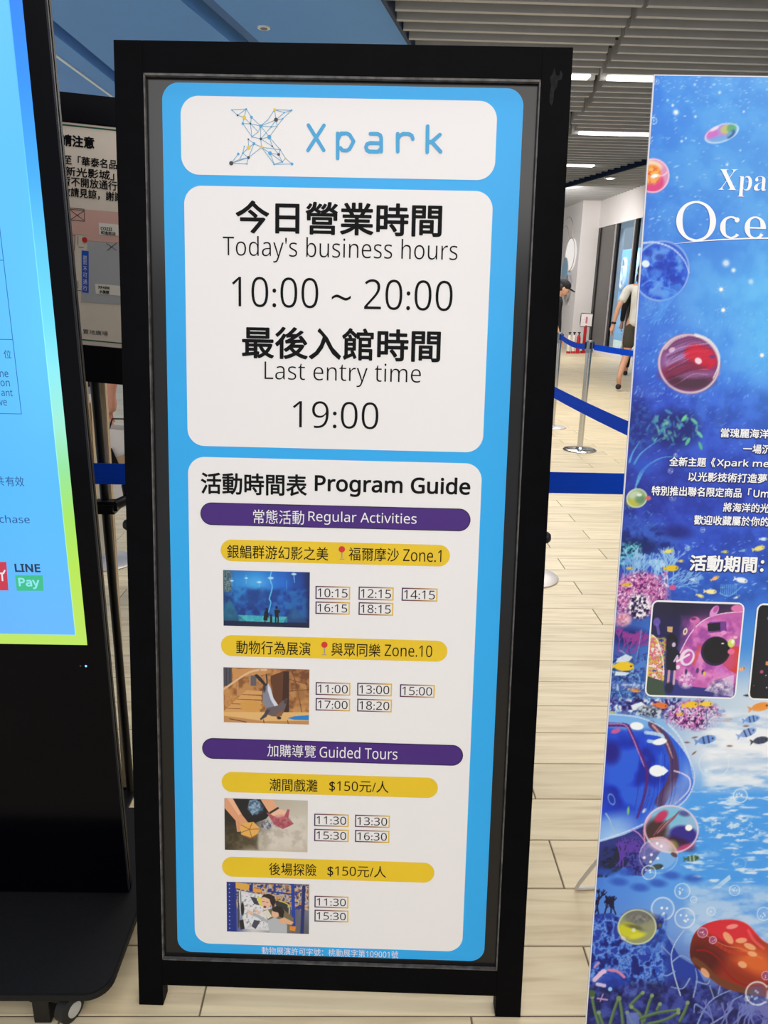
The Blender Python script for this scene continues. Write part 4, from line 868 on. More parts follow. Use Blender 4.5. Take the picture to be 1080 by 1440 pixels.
# pink and orange bubble on the left edge
cv.ell(918, 247, 23.5, 24.5, 10, c=(232, 150, 190), al=.95); cv.ell(914, 254, 20, 16, 20, c=(222, 60, 124), al=.9, soft=4); cv.ell(913, 233, 18, 8, 5, c=(248, 222, 190), al=.95, soft=3); cv.ell(915, 243, 14, 11, -20, c=(244, 150, 50), al=.95, soft=3); cv.ell(914, 251, 9, 5, 40, c=(220, 80, 40), al=.8, soft=2)
cv.texture(900, 232, 932, 262, 3.5, [(214, 70, 40), (250, 170, 60), (255, 214, 120)], .7, pts='ell', soft=5); cv.ell(918, 247, 23.5, 24.5, 10, c=(252, 226, 240), al=.8, ring=2.2); cv.ell(920.5, 247.5, 5.8, 2.6, -12, c=(255, 255, 255)); cv.line([(926, 248), (934, 246), (938, 242)], 1.2, (255, 230, 240), .8)
# blue jelly bubble
cv.ell(930, 381, 40, 44, 20, c=(44, 92, 214), al=.95); cv.texture(896, 342, 968, 424, 10, [(24, 50, 176), (40, 90, 220), (110, 170, 246)], .75, pts='ell', soft=8)
cv.ell(930, 381, 40, 44, 20, c=(180, 210, 250), al=.75, ring=3.2); cv.line([(903, 342), (922, 341), (945, 349), (962, 366), (969, 384)], 3, (200, 220, 252), .8, w2=1.4); cv.ell(928, 362, 7, 5, c=(20, 40, 160), al=.6, soft=3); cv.ell(912, 356, 6, 5, c=(20, 44, 170), al=.6, soft=3); cv.ell(944, 362, 6, 4, c=(24, 50, 180), al=.5, soft=3); cv.ell(922, 384, 9, 6, c=(80, 150, 244), al=.6, soft=4)
cv.ell(908, 371, 5.5, 5, 20, c=(232, 246, 255)); cv.line([(902, 402), (916, 394), (934, 404), (950, 410), (944, 424), (920, 444), (906, 450)], 2.4, (90, 160, 246), .55, w2=1)
for k in range(16):
    x, y = rn.uniform(900, 950), rn.uniform(392, 430); cv.line([(x, y), (x+rn.uniform(-14, 14), y+rn.uniform(4, 16))], 1.3, (120, 190, 250), .5, w2=.5)
cv.poly([(934, 404), (956, 398), (962, 408), (946, 420), (930, 450), (912, 456), (926, 436)], (84, 160, 246), .5)
# marbled red sphere
cv.ell(969, 511.5, 44.5, 42.5, 20, c=(128, 60, 116)); cv.ell(962, 500, 34, 18, -22, c=(156, 112, 176), al=.85, soft=8); cv.ell(985, 502, 24, 17, 22, c=(206, 30, 62), al=.98, soft=5); cv.ell(960, 520, 32, 13, -14, c=(140, 36, 72), al=.85, soft=7); cv.ell(972, 537, 30, 11, 0, c=(72, 46, 62), al=.85, soft=7); cv.ell(981, 527, 26, 5, -4, c=(150, 96, 150), al=.8, soft=4)
for k in range(22):
    y = 484+k*2.6; cv.line([(934+rn.uniform(0, 8), y+8), (955, y+rn.uniform(-3, 3)), (975, y-8+rn.uniform(-3, 3)), (998+rn.uniform(-6, 2), y-9)], rn.uniform(.6, 2), rn.choice([(190, 150, 205), (110, 26, 66), (90, 60, 84), (206, 170, 214), (70, 44, 70)]), .45)
cv.ell(985, 500, 20, 13, 25, c=(212, 32, 62), al=.8, soft=6); cv.ell(1001.5, 501.5, 4, 2.4, c=(90, 60, 140), al=.9, soft=1.5); cv.ell(969, 511.5, 44.5, 42.5, 20, c=(232, 222, 232), al=.85, ring=4); cv.line([(978, 471), (996, 478), (1009, 494), (1011, 512), (1003, 532)], 4.5, (236, 230, 232), .8, w2=1.6); cv.line([(935, 490), (948, 478), (966, 472)], 5, (214, 196, 206), .6, w2=2)
cv.ell(982, 507.5, 5.2, 4.2, 30, c=(250, 214, 226)); cv.ell(945, 492, 4.6, 3.4, -30, c=(222, 190, 222), al=.9); cv.ell(948, 536, 10, 7, 30, c=(80, 30, 56), al=.5, soft=5)
# leafy sprig and grasses in the dark
cv.ell(948, 604, 36, 26, c=(26, 32, 104), al=.75, soft=16); cv.texture(866, 560, 920, 640, 5, [(24, 34, 110), (30, 44, 130), (50, 100, 170)], .5, soft=14)
for _ in range(70):
    a = rn.uniform(0, 6.28); q = rn.uniform(.2, 1); x, y = 945+40*q*math.cos(a), 603+24*q*math.sin(a)
    cv.ell(x, y, rn.uniform(2.4, 5.5), rn.uniform(1.2, 2.2), rn.uniform(-90, 90), c=rn.choice([(70, 150, 170), (110, 190, 190), (50, 110, 150), (140, 220, 190), (60, 120, 190)]), al=rn.uniform(.4, .9)); 
for x, y, r_, c_ in ((962, 588, -50, (120, 216, 150)), (976, 592, 40, (110, 200, 170)), (984, 611, 50, (120, 210, 180)), (967, 621, -60, (100, 200, 150)), (985, 627, 70, (90, 190, 150)), (923, 589, -60, (80, 150, 180)), (940, 579, 30, (70, 140, 190))): cv.ell(x, y, 6, 2.2, r_, c=c_, al=.9)
for pts in ([(885, 650), (890, 636), (900, 620)], [(892, 652), (903, 636), (930, 616)], [(896, 680), (908, 658), (930, 644), (956, 642)], [(893, 690), (900, 665), (915, 650)]): cv.line(pts, 3.2, (92, 170, 226), .75, w2=.8)
cv.ell(905, 655, 14, 10, c=(44, 90, 210), al=.5, soft=8); glitter(885, 560, 1080, 760, 120, 10, (90, 140, 226), (.4, 1.4), (.3, .7)); cv.bubble(943, 662, 4, al=.4); cv.bubble(950, 640, 3, al=.4); cv.bubble(946, 700, 5, al=.25); cv.bubble(988, 745, 4, al=.35); cv.bubble(967, 771, 4, al=.5)
cv.ell(895.5, 700.5, 15, 13.5, -20, c=(150, 176, 120)); cv.ell(893, 697, 9, 7, c=(206, 220, 196), al=.8, soft=4); cv.ell(890, 707, 9, 6, c=(196, 190, 70), al=.85, soft=4); cv.ell(900, 702, 7, 6, c=(84, 130, 100), al=.7, soft=4); cv.ell(895.5, 700.5, 15, 13.5, -20, c=(226, 238, 226), al=.8, ring=1.8); cv.ell(911.5, 700.5, 4, 3.2, c=(214, 110, 100), al=.95); cv.ell(899, 696, 3.6, 2, c=(245, 250, 245), al=.8)
for _ in range(60): cv.line([(rn.uniform(875, 935),)*1+(rn.uniform(712, 760),), (rn.uniform(875, 935), rn.uniform(712, 760))], .6, (90, 150, 210), .12)
for _ in range(40): x, y = rn.uniform(876, 935), rn.uniform(714, 762); cv.line([(x, y), (x+rn.uniform(-5, 5), y+rn.uniform(-5, 5))], .9, (90, 170, 200), .6)
# sea bed ridge and corals down the left
cv.texture(860, 735, 960, 780, 8, [(28, 44, 120), (44, 74, 170), (60, 100, 200)], .8, soft=12); cv.ell(952, 748, 22, 9, 5, c=(34, 40, 130), al=.8, soft=8); cv.ell(900, 768, 26, 12, 10, c=(20, 30, 90), al=.8, soft=10)
cv.texture(862, 760, 905, 800, 3, [(26, 60, 100), (60, 170, 190), (150, 226, 230)], .85, thr=(.4, .62), soft=7)
for x in range(876, 950, 5): cv.branch(x+rn.uniform(-3, 3), 826, 1.57+rn.uniform(-.5, .35), rn.uniform(12, 19), 1.5, rn.choice([(150, 196, 236), (180, 220, 250), (110, 160, 226)]), 5, .85, .42)
for x in range(900, 975, 6): cv.branch(x, 826+rn.uniform(-4, 4), .7+rn.uniform(-.6, .5), rn.uniform(9, 14), 1.2, (130, 180, 236), 4, .7, .4)
cv.texture(856, 800, 945, 872, 4, [(92, 30, 110), (190, 90, 160), (244, 190, 222), (120, 40, 130), (250, 220, 240)], 1.0, thr=(.3, .72), pts='ell', soft=9)
for _ in range(170):
    x, y = rn.uniform(864, 940), rn.uniform(806, 868); a = rn.uniform(0, 3.14); L = rn.uniform(2.5, 6); cv.line([(x, y), (x+L*math.cos(a), y-L*math.sin(a))], rn.uniform(1, 2), rn.choice([(230, 140, 190), (250, 216, 236), (170, 60, 140), (96, 30, 100), (210, 110, 180)]), .85)
cv.texture(880, 832, 918, 874, 3.4, [(24, 16, 54), (70, 60, 110), (246, 236, 246), (250, 246, 250)], .95, thr=(.36, .62), pts='ell', soft=6)
cv.ell(946, 826, 5, 4, c=(206, 90, 150)); cv.ell(878, 868, 10, 6, 20, c=(236, 170, 190), al=.9, soft=4); cv.texture(860, 862, 890, 884, 3, [(206, 110, 150), (250, 206, 210)], .8, pts='ell', soft=5)
cv.ell(885, 896, 26, 12, c=(24, 34, 110), al=.85, soft=10); 
for k in range(9): cv.branch(868+k*3, 918, 1.1+rn.uniform(-.5, .5), 10, 1.1, (150, 60, 150), 5, .8, .45)
cv.texture(852, 920, 912, 1002, 5, [(20, 36, 100), (40, 90, 180), (110, 160, 220), (60, 70, 160)], .7, soft=10)
for _ in range(90):
    x, y = rn.uniform(858, 910), rn.uniform(920, 1000); a = rn.uniform(0, 3.14); L = rn.uniform(5, 14); cv.line([(x, y), (x+L*math.cos(a)*.6, y-L*math.sin(a)), (x+L*math.cos(a), y-L*math.sin(a)*1.3)], rn.uniform(.8, 1.8), rn.choice([(24, 36, 96), (30, 80, 170), (130, 180, 226), (70, 50, 140)]), .75)
cv.line([(895, 925), (900, 900), (902, 885)], 1, (110, 170, 220), .8)
def fish(x, y, L, a, c, c2=None, st=None):
    ca, sa = math.cos(math.radians(a)), -math.sin(math.radians(a)); ux, uy = ca, sa; vx, vy = -uy, ux
    cv.poly([(x-ux*L*.45, y-uy*L*.45), (x-ux*L*.8+vx*L*.22, y-uy*L*.8+vy*L*.22), (x-ux*L*.72, y-uy*L*.72), (x-ux*L*.8-vx*L*.22, y-uy*L*.8-vy*L*.22)], c2 or c)
    cv.ell(x, y, L*.55, L*.25, -a, c=c); cv.ell(x+ux*L*.36, y+uy*L*.36, max(.6, L*.05), c=(20, 20, 30))
    if st:
        for k in (-.2, .1): cv.line([(x+ux*L*k+vx*L*.2, y+uy*L*k+vy*L*.2), (x+ux*L*k-vx*L*.2, y+uy*L*k-vy*L*.2)], L*.1, st, .9)
for a in ((941, 775, 11, 10, (236, 224, 110)), (945, 799, 17, 2, (232, 196, 40)), (882, 822, 11, 2, (226, 186, 50)), (886, 799, 8, 0, (216, 190, 90)), (958, 789, 7, 0, (230, 210, 120)), (1068, 771, 14, 14, (240, 226, 120)), (1020, 776, 8, 0, (200, 206, 110)), (1046, 774, 7, 10, (130, 180, 226)), (1050, 794, 8, 0, (220, 160, 90)), (968, 771, 7, 0, (120, 180, 220)), (1006, 813, 10, 25, (250, 190, 110)), (1000, 832, 14, -3, (250, 236, 170)), (1043, 816, 15, -12, (240, 246, 250)), (1074, 758, 9, 0, (210, 236, 250)), (985, 838, 9, -20, (240, 230, 150)), (1036, 840, 6, 20, (220, 240, 240)), (975, 815, 8, -5, (190, 220, 250)), (878, 937, 26, 0, (240, 200, 40)), (904, 934, 18, 18, (80, 130, 210)), (893, 970, 14, -10, (240, 150, 60))): fish(*a)
cv.poly([(868, 926), (880, 920), (890, 924), (884, 930), (866, 932)], (236, 246, 252), .85); cv.poly([(866, 944), (886, 946), (880, 950), (864, 950)], (236, 246, 252), .9); cv.texture(860, 958, 912, 972, 3, [(60, 90, 180), (226, 238, 250)], .7, soft=4)
for k in range(9): cv.line([(1014+k*2.6, 822), (1013+k*2.8, 836)], 1, (140, 206, 246), .6)
cv.line([(1012, 834), (1026, 838), (1044, 824)], 1.4, (140, 206, 246), .6); glitter(960, 760, 1080, 845, 90, 5, (180, 220, 250), (.5, 1.4), (.4, .8))
for x, y, r in ((1030, 800, 0), ): pass
# gap between the inserts: darker water above, light sand below
fish(1043, 941, 10, 20, (240, 150, 90), st=(250, 250, 240)); fish(1050, 978, 6, 0, (40, 50, 90))
# reef strip under the insert
cv.texture(852, 980, 960, 1012, 5, [(30, 24, 80), (90, 60, 150), (60, 120, 200), (230, 236, 246)], .95, soft=5)
cv.texture(930, 982, 1024, 1030, 4, [(40, 20, 70), (170, 70, 160), (240, 150, 210), (246, 236, 250), (60, 40, 110)], .95, thr=(.3, .72), pts='ell', soft=9)
for _ in range(70):
    x, y = rn.uniform(936, 1014), rn.uniform(984, 1024); a = rn.uniform(0, 3.14); L = rn.uniform(3, 7); cv.line([(x, y), (x+L*math.cos(a), y-L*math.sin(a))], 1.4, rn.choice([(40, 24, 70), (246, 240, 250), (214, 110, 180)]), .85)
cv.poly([(887, 992), (902, 987), (914, 996), (890, 999)], (226, 240, 250)); cv.texture(892, 990, 934, 1012, 2.6, [(30, 34, 50), (200, 210, 226)], .85, pts='ell', soft=4)
for a in ((972, 991, 18, 5, (244, 196, 50)), (994, 990, 15, 0, (246, 206, 70)), (860, 1003, 12, 0, (240, 200, 60)), (957, 1004, 8, 0, (240, 190, 60)), (930, 992, 17, -8, (232, 120, 60)), (1015, 1000, 9, 0, (120, 160, 220)), (1070, 994, 24, 12, (240, 150, 60)), (1024, 1012, 11, 12, (232, 140, 90))): fish(*a)
cv.texture(985, 995, 1480, 1112, 9, [(176, 202, 232), (226, 234, 244), (250, 250, 252)], .75, soft=16, octaves=4, asp=4.5); cv.texture(985, 1085, 1480, 1128, 8, [(96, 166, 236), (226, 236, 246), (248, 250, 252)], .6, soft=12, asp=4)
for a in ((994, 1040, 23, 12, (110, 150, 220)), (1058, 1011, 19, 12, (120, 160, 224)), (1052, 1030, 22, 22, (140, 170, 226)), (1070, 1041, 20, 10, (70, 76, 90))): fish(*a, st=(50, 60, 110))
for x, y, a in ((1049, 1021, 0), (1026, 1049, 0), (977, 1037, 10), (976, 1059, 40), (966, 1044, 0)): cv.ell(x, y, 4, 1.2, -a, c=(120, 70, 60), al=.8)
for x in range(1012, 1480, 40): cv.ell(x, 1075+rn.uniform(-6, 14), 30, 5, -8, c=(150, 186, 224), al=.35, soft=5)
# blue sea with foam streaks
cv.texture(970, 1110, 1480, 1250, 16, [(60, 146, 236), (78, 162, 242), (96, 176, 244)], .6, soft=10)
cv.texture(955, 1108, 1480, 1256, 5, [(74, 158, 240), (80, 162, 242), (214, 232, 250), (246, 250, 254)], .8, thr=(.50, .78), soft=10, asp=5, octaves=5)
cv.texture(985, 1142, 1082, 1190, 4, [(74, 158, 240), (226, 238, 250)], .8, thr=(.55, .66), pts='ell', soft=8, asp=2.2, octaves=5); cv.texture(975, 1190, 1060, 1226, 4, [(74, 158, 240), (226, 238, 250)], .7, thr=(.55, .66), pts='ell', soft=8, asp=3, octaves=5)
# the large blue glass bubble
BIG = catmull([(812, 1003), (853, 1003), (880, 1005), (906, 1010), (932, 1023), (955, 1045), (970, 1068), (977, 1090), (974, 1110), (962, 1128), (940, 1144), (910, 1158), (878, 1172), (840, 1184), (812, 1192)], 6, True)
cv.poly(BIG, (44, 98, 224)); cv.ell(866, 1092, 78, 62, 0, c=(26, 62, 204), al=.95, soft=26); cv.texture(835, 1020, 950, 1160, 24, [(16, 28, 140), (28, 66, 212), (56, 116, 236)], .6, pts='ell', soft=24, octaves=2)
cv.ell(862, 1176, 60, 26, -18, c=(196, 220, 248), al=1.0, fall=True); cv.ell(936, 1138, 44, 18, -32, c=(190, 214, 246), al=.9, fall=True); cv.ell(966, 1090, 16, 40, 0, c=(150, 190, 244), al=.7, fall=True)
cv.ell(880, 1014, 52, 11, 6, c=(130, 186, 240), al=.9, soft=7); cv.ell(848, 1166, 40, 16, -22, c=(150, 196, 244), al=.7, soft=14)
cv.line([(853, 1019), (880, 1020), (886, 1028), (893, 1044), (904, 1066), (910, 1086), (908, 1110), (903, 1130), (896, 1150)], 6, (84, 34, 120), .8, w2=3); cv.line([(855, 1018), (878, 1019), (888, 1034), (898, 1058), (906, 1078)], 1.5, (216, 150, 206), .8)
cv.line([(916, 1018), (934, 1036), (946, 1062), (948, 1086), (940, 1108), (928, 1128)], 10, (84, 56, 96), .75, w2=15); cv.line([(918, 1020), (936, 1042), (946, 1066)], 3.5, (222, 160, 150), .8, w2=1.5); cv.line([(948, 1084), (960, 1088), (970, 1096), (968, 1112), (950, 1130)], 2, (226, 214, 246), .9); cv.ell(950, 1115, 20, 12, -55, c=(150, 170, 220), al=.55, soft=10)
cv.ell(860, 1058, 12, 16, c=(36, 20, 120), al=.75, soft=9); cv.ell(866, 1028, 7, 3.2, -14, c=(214, 90, 150), al=.95); cv.line([(908, 1030), (930, 1034), (930, 1044), (912, 1042)], 5, (190, 220, 248), .8)
cv.ell(860, 1124, 5, 9, -20, c=(130, 170, 226), al=.8, ring=1.6); cv.ell(883.5, 1140, 1.8, 6, 5, c=(120, 190, 120)); cv.ell(906, 1140, 4, 2, -50, c=(190, 214, 250)); cv.line([(852, 1144), (858, 1154), (860, 1162), (866, 1170)], 2, (170, 200, 220), .8, w2=1)
for k in range(12):
    x = 900+k*5; cv.line([(x, 1060+rn.uniform(-20, 10)), (x+rn.uniform(-5, 3), 1110), (x-8, 1140)], rn.uniform(.6, 1.5), rn.choice([(20, 24, 120), (90, 130, 226), (60, 40, 130)]), .5)
for x, y, rx, ry, r in ((895.5, 1021, 9.5, 5.5, 5), (928, 1043, 10, 4.5, -10), (924, 1084, 11, 8, 2)): cv.ell(x, y, rx, ry, r, c=(248, 252, 255))
cv.poly([(932, 1077), (940, 1084), (932, 1091)], (248, 252, 255));
cv.line([(846, 1004), (880, 1006), (906, 1011), (932, 1024), (955, 1046), (970, 1069), (976.5, 1090), (973, 1110), (961, 1128), (939, 1143), (909, 1157), (877, 1171), (840, 1183)], 2, (206, 226, 250), .8); cv.line([(940, 1018), (958, 1040), (970, 1070), (975, 1096)], 3, (226, 240, 252), .6, w2=1.2)
# swirl bubble and clear bubbles
cv.poly([(838, 1186), (878, 1174), (905, 1162), (930, 1196), (904, 1232), (870, 1216), (838, 1236)], (36, 40, 120), .9); cv.texture(872, 1172, 910, 1222, 3, [(20, 22, 70), (70, 54, 150), (130, 80, 190), (40, 50, 140)], .85, pts='ell', soft=6); cv.texture(838, 1188, 878, 1232, 4, [(16, 20, 44), (40, 44, 84), (30, 50, 120)], .8, pts='ell', soft=6)
for x, a in ((842, .7), (846, 1.0), (852, .5)): cv.branch(x, 1232, a, 17, 4, (30, 38, 62), 5, .95, .45)
for k in range(8): cv.branch(866+k*5, 1218, 1.3+rn.uniform(-.4, .4), 11, 1.8, (96, 60, 170), 5, .85, .35)
cv.poly([(880, 1200), (902, 1200), (896, 1226), (904, 1232), (884, 1230)], (40, 40, 130)); cv.texture(880, 1198, 906, 1232, 2.4, [(24, 24, 90), (90, 90, 190)], .7, soft=2); cv.line([(888, 1166), (898, 1172), (906, 1182)], 1.6, (216, 140, 220), .9)
cv.ell(944, 1166, 39, 34, 8, c=(150, 190, 226)); cv.ell(940, 1150, 26, 12, -8, c=(120, 196, 224), al=.9, soft=7); cv.ell(922, 1168, 16, 18, 40, c=(70, 44, 44), al=.95, soft=9); cv.ell(930, 1148, 11, 6, -40, c=(206, 44, 92), al=.9, soft=3); cv.ell(961, 1174, 20, 13, 6, c=(52, 40, 140), al=.97, soft=4); cv.ell(955, 1186, 22, 8, 20, c=(60, 30, 60), al=.9, soft=5); cv.ell(962, 1144, 8, 4, 10, c=(80, 80, 150), al=.9, soft=3); cv.ell(946, 1190, 8, 9, -30, c=(140, 140, 70), al=.8, soft=4); cv.ell(963, 1192, 14, 4, -18, c=(210, 70, 130), al=.8, soft=3)
for k in range(10): cv.line([(918+k*1.5, 1176-k), (930+k*2, 1160-k), (946+k, 1150-k)], 1, rn.choice([(50, 30, 36), (150, 60, 90), (200, 150, 150)]), .6)
cv.ell(944, 1166, 39, 34, 8, c=(240, 214, 236), al=.85, ring=2.6); cv.ell(968.5, 1164, 5, 4.4, c=(255, 255, 246)); cv.line([(907, 1186), (906, 1164), (916, 1146)], 2.2, (232, 150, 190), .8)
cv.ell(926, 1200, 26, 22, 10, c=(200, 214, 240), al=.35); cv.ell(930, 1188, 17, 9, 10, c=(240, 200, 220), al=.7, soft=5); cv.ell(926, 1204, 28, 25, 0, c=(236, 244, 252), al=.4, ring=2); cv.line([(914, 1180), (932, 1178), (946, 1188), (951, 1200)], 2.6, (240, 170, 160), .8, w2=1.4)
for x, y in ((924, 1186), (930, 1190), (916, 1202), (925, 1207), (915, 1212), (906, 1206), (931, 1220)): cv.ell(x, y, 2, c=(255, 255, 255), al=.9)
cv.ell(948, 1202, 5, 3, 30, c=(96, 60, 60), al=.9); fish(974, 1207, 17, 6, (70, 110, 70), st=(190, 200, 210)); fish(924, 1219, 16, 10, (60, 80, 80)); cv.bubble(912.5, 1227, 10.5)
for x, y in ((852, 1227), (880, 1226), (870, 1240), (900, 1248), (925, 1242), (944, 1231), (974, 1236)): cv.ell(x, y, 12, 5.5, 5, c=(44, 84, 190), al=.8, soft=5)
cv.bubble(1041, 1119, 10.5); cv.ell(1004, 1074, 22, 20, c=(230, 240, 250), al=.5, ring=2); cv.bubble(993, 1084, 3, al=.5); cv.ell(1040, 1214, 10, 9, c=(200, 226, 250), al=.35, ring=2)
cv.poly([(1001, 1250), (1026, 1230), (1028, 1236), (1012, 1249)], (196, 222, 248), .9)
cv.texture(960, 1236, 1480, 1330, 12, [(90, 158, 238), (150, 196, 242), (210, 228, 246)], .6, soft=12, asp=2.5)
# lower bubbles
for x, y, r in ((959.5, 1253, 11.5), (975.5, 1265, 5), (1033, 1252, 8), (932, 1278, 17), (963, 1291, 15), (1000, 1281.5, 6.5), (1074, 1285, 10), (920, 1356, 21), (937, 1392, 8), (1010, 1413, 7), (964, 1409, 5), (1150, 1270, 12), (1220, 1330, 16), (1300, 1260, 9)): cv.bubble(x, y, r, al=.7 if r > 9 else .8)
cv.branch(836, 1284, 1.2, 10, 2, (18, 20, 60), 6, 1, .6); 
for x in (842, 850, 858, 866): cv.branch(x, 1286, 1.57+rn.uniform(-.5, .5), 7, 1.7, (16, 18, 56), 6, 1, .55)
# rocks at the foot
cv.poly([(828, 1286), (860, 1284), (880, 1296), (910, 1320), (932, 1304), (940, 1320), (956, 1346), (980, 1360), (1000, 1400), (1000, 1640), (812, 1640)], (34, 60, 160))
cv.texture(812, 1284, 940, 1410, 9, [(18, 26, 110), (40, 84, 196), (120, 170, 236), (34, 60, 170)], .9, soft=9); cv.poly([(890, 1330), (935, 1304), (940, 1324), (920, 1344)], (70, 120, 210), .35)
cv.texture(812, 1374, 1480, 1640, 10, [(16, 14, 60), (36, 36, 110), (70, 80, 160)], .75, soft=14)
cv.ell(862, 1378, 20, 12, 0, c=(30, 60, 170), al=.8, soft=8); cv.ell(858, 1391, 3, c=(150, 200, 255)); 
for p_, c_, w_ in (([(836, 1378), (846, 1368), (850, 1366)], (226, 190, 226), 6), ([(840, 1384), (850, 1386)], (220, 206, 236), 5), ([(856, 1364), (868, 1366), (878, 1374)], (206, 130, 170), 4), ([(836, 1360), (842, 1354)], (206, 140, 190), 3), ([(840, 1404), (854, 1406)], (200, 160, 200), 2.4), ([(844, 1408), (848, 1398)], (190, 150, 200), 1.8)): cv.line(p_, w_, c_, .9)
# pale branching twigs
cv.line([(957, 1400), (948, 1370), (944, 1344), (950, 1325), (962, 1308)], 1.8, (196, 214, 240), .95, w2=1)
for pts in ([(944, 1344), (930, 1330)], [(946, 1352), (958, 1344), (970, 1350)], [(950, 1327), (940, 1318)], [(949, 1366), (938, 1372), (930, 1370)], [(975, 1402), (980, 1378), (978, 1362)], [(979, 1380), (994, 1384), (998, 1378)], [(980, 1442), (990, 1420), (1004, 1404), (1030, 1392), (1046, 1394)], [(1004, 1404), (998, 1386)], [(990, 1420), (978, 1412), (976, 1424)], [(1000, 1440), (1024, 1424), (1030, 1408), (1044, 1400)], [(970, 1376), (960, 1390), (944, 1388)], [(1010, 1398), (1014, 1380)]): cv.line(pts, 2.4, (140, 164, 214), .85, w2=1.2)
for k in range(10): cv.branch(1005+k*8, 1445, 1.5+rn.uniform(-.6, .6), 12, 2.2, (110, 120, 190), 5, .7, .5)
for k in range(14): cv.branch(1090+k*28, 1470, 1.5+rn.uniform(-.6, .6), 18, 2.4, (110, 110, 180), 6, .7, .5)
# olive anemone fingers
OL = (96, 124, 92); OLD = (64, 88, 66)
for p_ in ([(842, 1440), (836, 1420), (833, 1402)], [(858, 1440), (864, 1420), (870, 1404)], [(876, 1440), (874, 1420), (871, 1404)], [(886, 1414), (896, 1404), (904, 1396)], [(904, 1440), (900, 1426), (888, 1416)], [(906, 1436), (912, 1414), (917, 1400)], [(900, 1432), (926, 1424), (954, 1420)], [(912, 1440), (936, 1434), (954, 1424)], [(924, 1420), (928, 1412)], [(848, 1440), (842, 1424)], [(956, 1436), (964, 1420), (967, 1410)], [(890, 1440), (882, 1424)]):
    cv.line(p_, 5.2, OLD, .95, w2=4); cv.line([(a-.6, b-.6) for a, b in p_], 3.2, OL, .95, w2=2.4); cv.ell(p_[-1][0], p_[-1][1], 2.8, c=(130, 154, 110))
cv.ell(832, 1397, 5, c=(70, 96, 60)); cv.ell(870, 1404, 3.6, c=(120, 140, 96)); cv.poly([(880, 1424), (898, 1424), (900, 1445), (882, 1445)], (110, 130, 200), .8)
cv.texture(812, 1440, 1480, 1640, 8, [(30, 34, 50), (80, 100, 80), (40, 44, 110)], .7, soft=10)
# yellow striped ball and the big red blob
cv.ell(896, 1303.5, 27.5, 25, 0, c=(150, 156, 110)); cv.ell(900, 1290, 22, 11, 6, c=(112, 112, 110), al=.95, soft=5); cv.ell(884, 1308, 15, 10, 10, c=(206, 204, 40), al=.95, soft=4); cv.ell(894, 1304, 14, 3, 14, c=(96, 96, 70), al=.9, soft=3); cv.ell(896, 1316, 12, 4, -14, c=(222, 216, 50), al=.9, soft=3); cv.ell(912, 1302, 10, 9, 0, c=(150, 150, 120), al=.8, soft=5); cv.texture(880, 1284, 922, 1300, 3, [(90, 90, 92), (170, 170, 150)], .5, pts='ell', soft=5)
cv.ell(896, 1303.5, 27.5, 25, 0, c=(222, 228, 196), al=.8, ring=2.2); cv.ell(891, 1308, 3, c=(226, 226, 206), al=.8); cv.ell(928, 1301, 2.6, c=(90, 90, 70)); cv.ell(876, 1319, 4, 3, 30, c=(226, 214, 206), al=.8, soft=2)
BLOB = catmull([(970, 1342), (974, 1318), (986, 1303), (1006, 1295), (1030, 1293), (1050, 1299), (1064, 1313), (1078, 1326), (1104, 1334), (1140, 1344), (1166, 1366), (1160, 1392), (1120, 1404), (1078, 1402), (1048, 1397), (1018, 1389), (994, 1372), (977, 1358)], 6, True)
cv.poly(BLOB, (146, 46, 30)); sv_ = cv.a.copy()
cv.ell(1028, 1308, 44, 20, 8, c=(216, 44, 56), al=1, soft=12); cv.ell(1100, 1356, 70, 26, 12, c=(196, 76, 40), al=.9, soft=16); cv.ell(1058, 1350, 34, 14, 28, c=(222, 104, 46), al=.9, soft=11); cv.ell(990, 1346, 26, 26, 10, c=(84, 26, 26), al=.95, soft=20); cv.ell(1010, 1332, 30, 9, 20, c=(124, 34, 30), al=.7, soft=8)
cv.line([(980, 1336), (996, 1338), (1012, 1350), (1024, 1370), (1044, 1384), (1068, 1386), (1096, 1378)], 2.2, (150, 20, 26), .9); cv.line([(976, 1350), (990, 1360), (1006, 1376), (1030, 1388), (1060, 1396)], 9, (112, 62, 40), .75); cv.line([(986, 1312), (998, 1318), (1020, 1330), (1042, 1334), (1072, 1348)], 1.4, (236, 130, 90), .6); cv.line([(1000, 1322), (1026, 1338), (1056, 1342)], 5, (196, 60, 40), .5); cv.line([(1052, 1308), (1060, 1322), (1074, 1334)], 4, (236, 90, 90), .6)
mk_ = Canvas(cv.x0, cv.y0, 1480, 1640, cv.sc); mk_.poly(BLOB, (1, 1, 1)); M_ = mk_.a[..., :1]; M_ = M_[:cv.h, :cv.w]; cv.a = sv_*(1-M_)+cv.a*M_
cv.line(BLOB[20:60:4], 1.4, (240, 130, 120), .5)
for x, y, rx, ry, r in ((1029.5, 1303, 8.5, 3.2, -10), (1024, 1319, 10, 5, 52), (1042.5, 1322.5, 8, 3.8, -4), (1054.5, 1331, 9, 4, 24), (1058, 1341.5, 7, 3.6, 14), (1044, 1356.5, 6.5, 4.4, 22), (991.5, 1368, 8.5, 4.2, 50)): cv.ell(x, y, rx, ry, r, c=(246, 180, 130) if y > 1303 else (246, 160, 150), al=.85)
for x, y, r in ((988, 1311.5, 7.5), (1002.5, 1322, 5.5), (1077, 1372, 6.5)): cv.ell(x, y, r, c=(150, 60, 96)); cv.bubble(x, y, r, (246, 196, 216), .9); 
cv.bubble(1065, 1397, 17.5, al=.8); cv.ell(1065, 1397, 12, c=(60, 96, 180), al=.4, soft=6); cv.bubble(1051, 1404, 4)
def subs(a, b, n): return np.linspace(a, b, n)
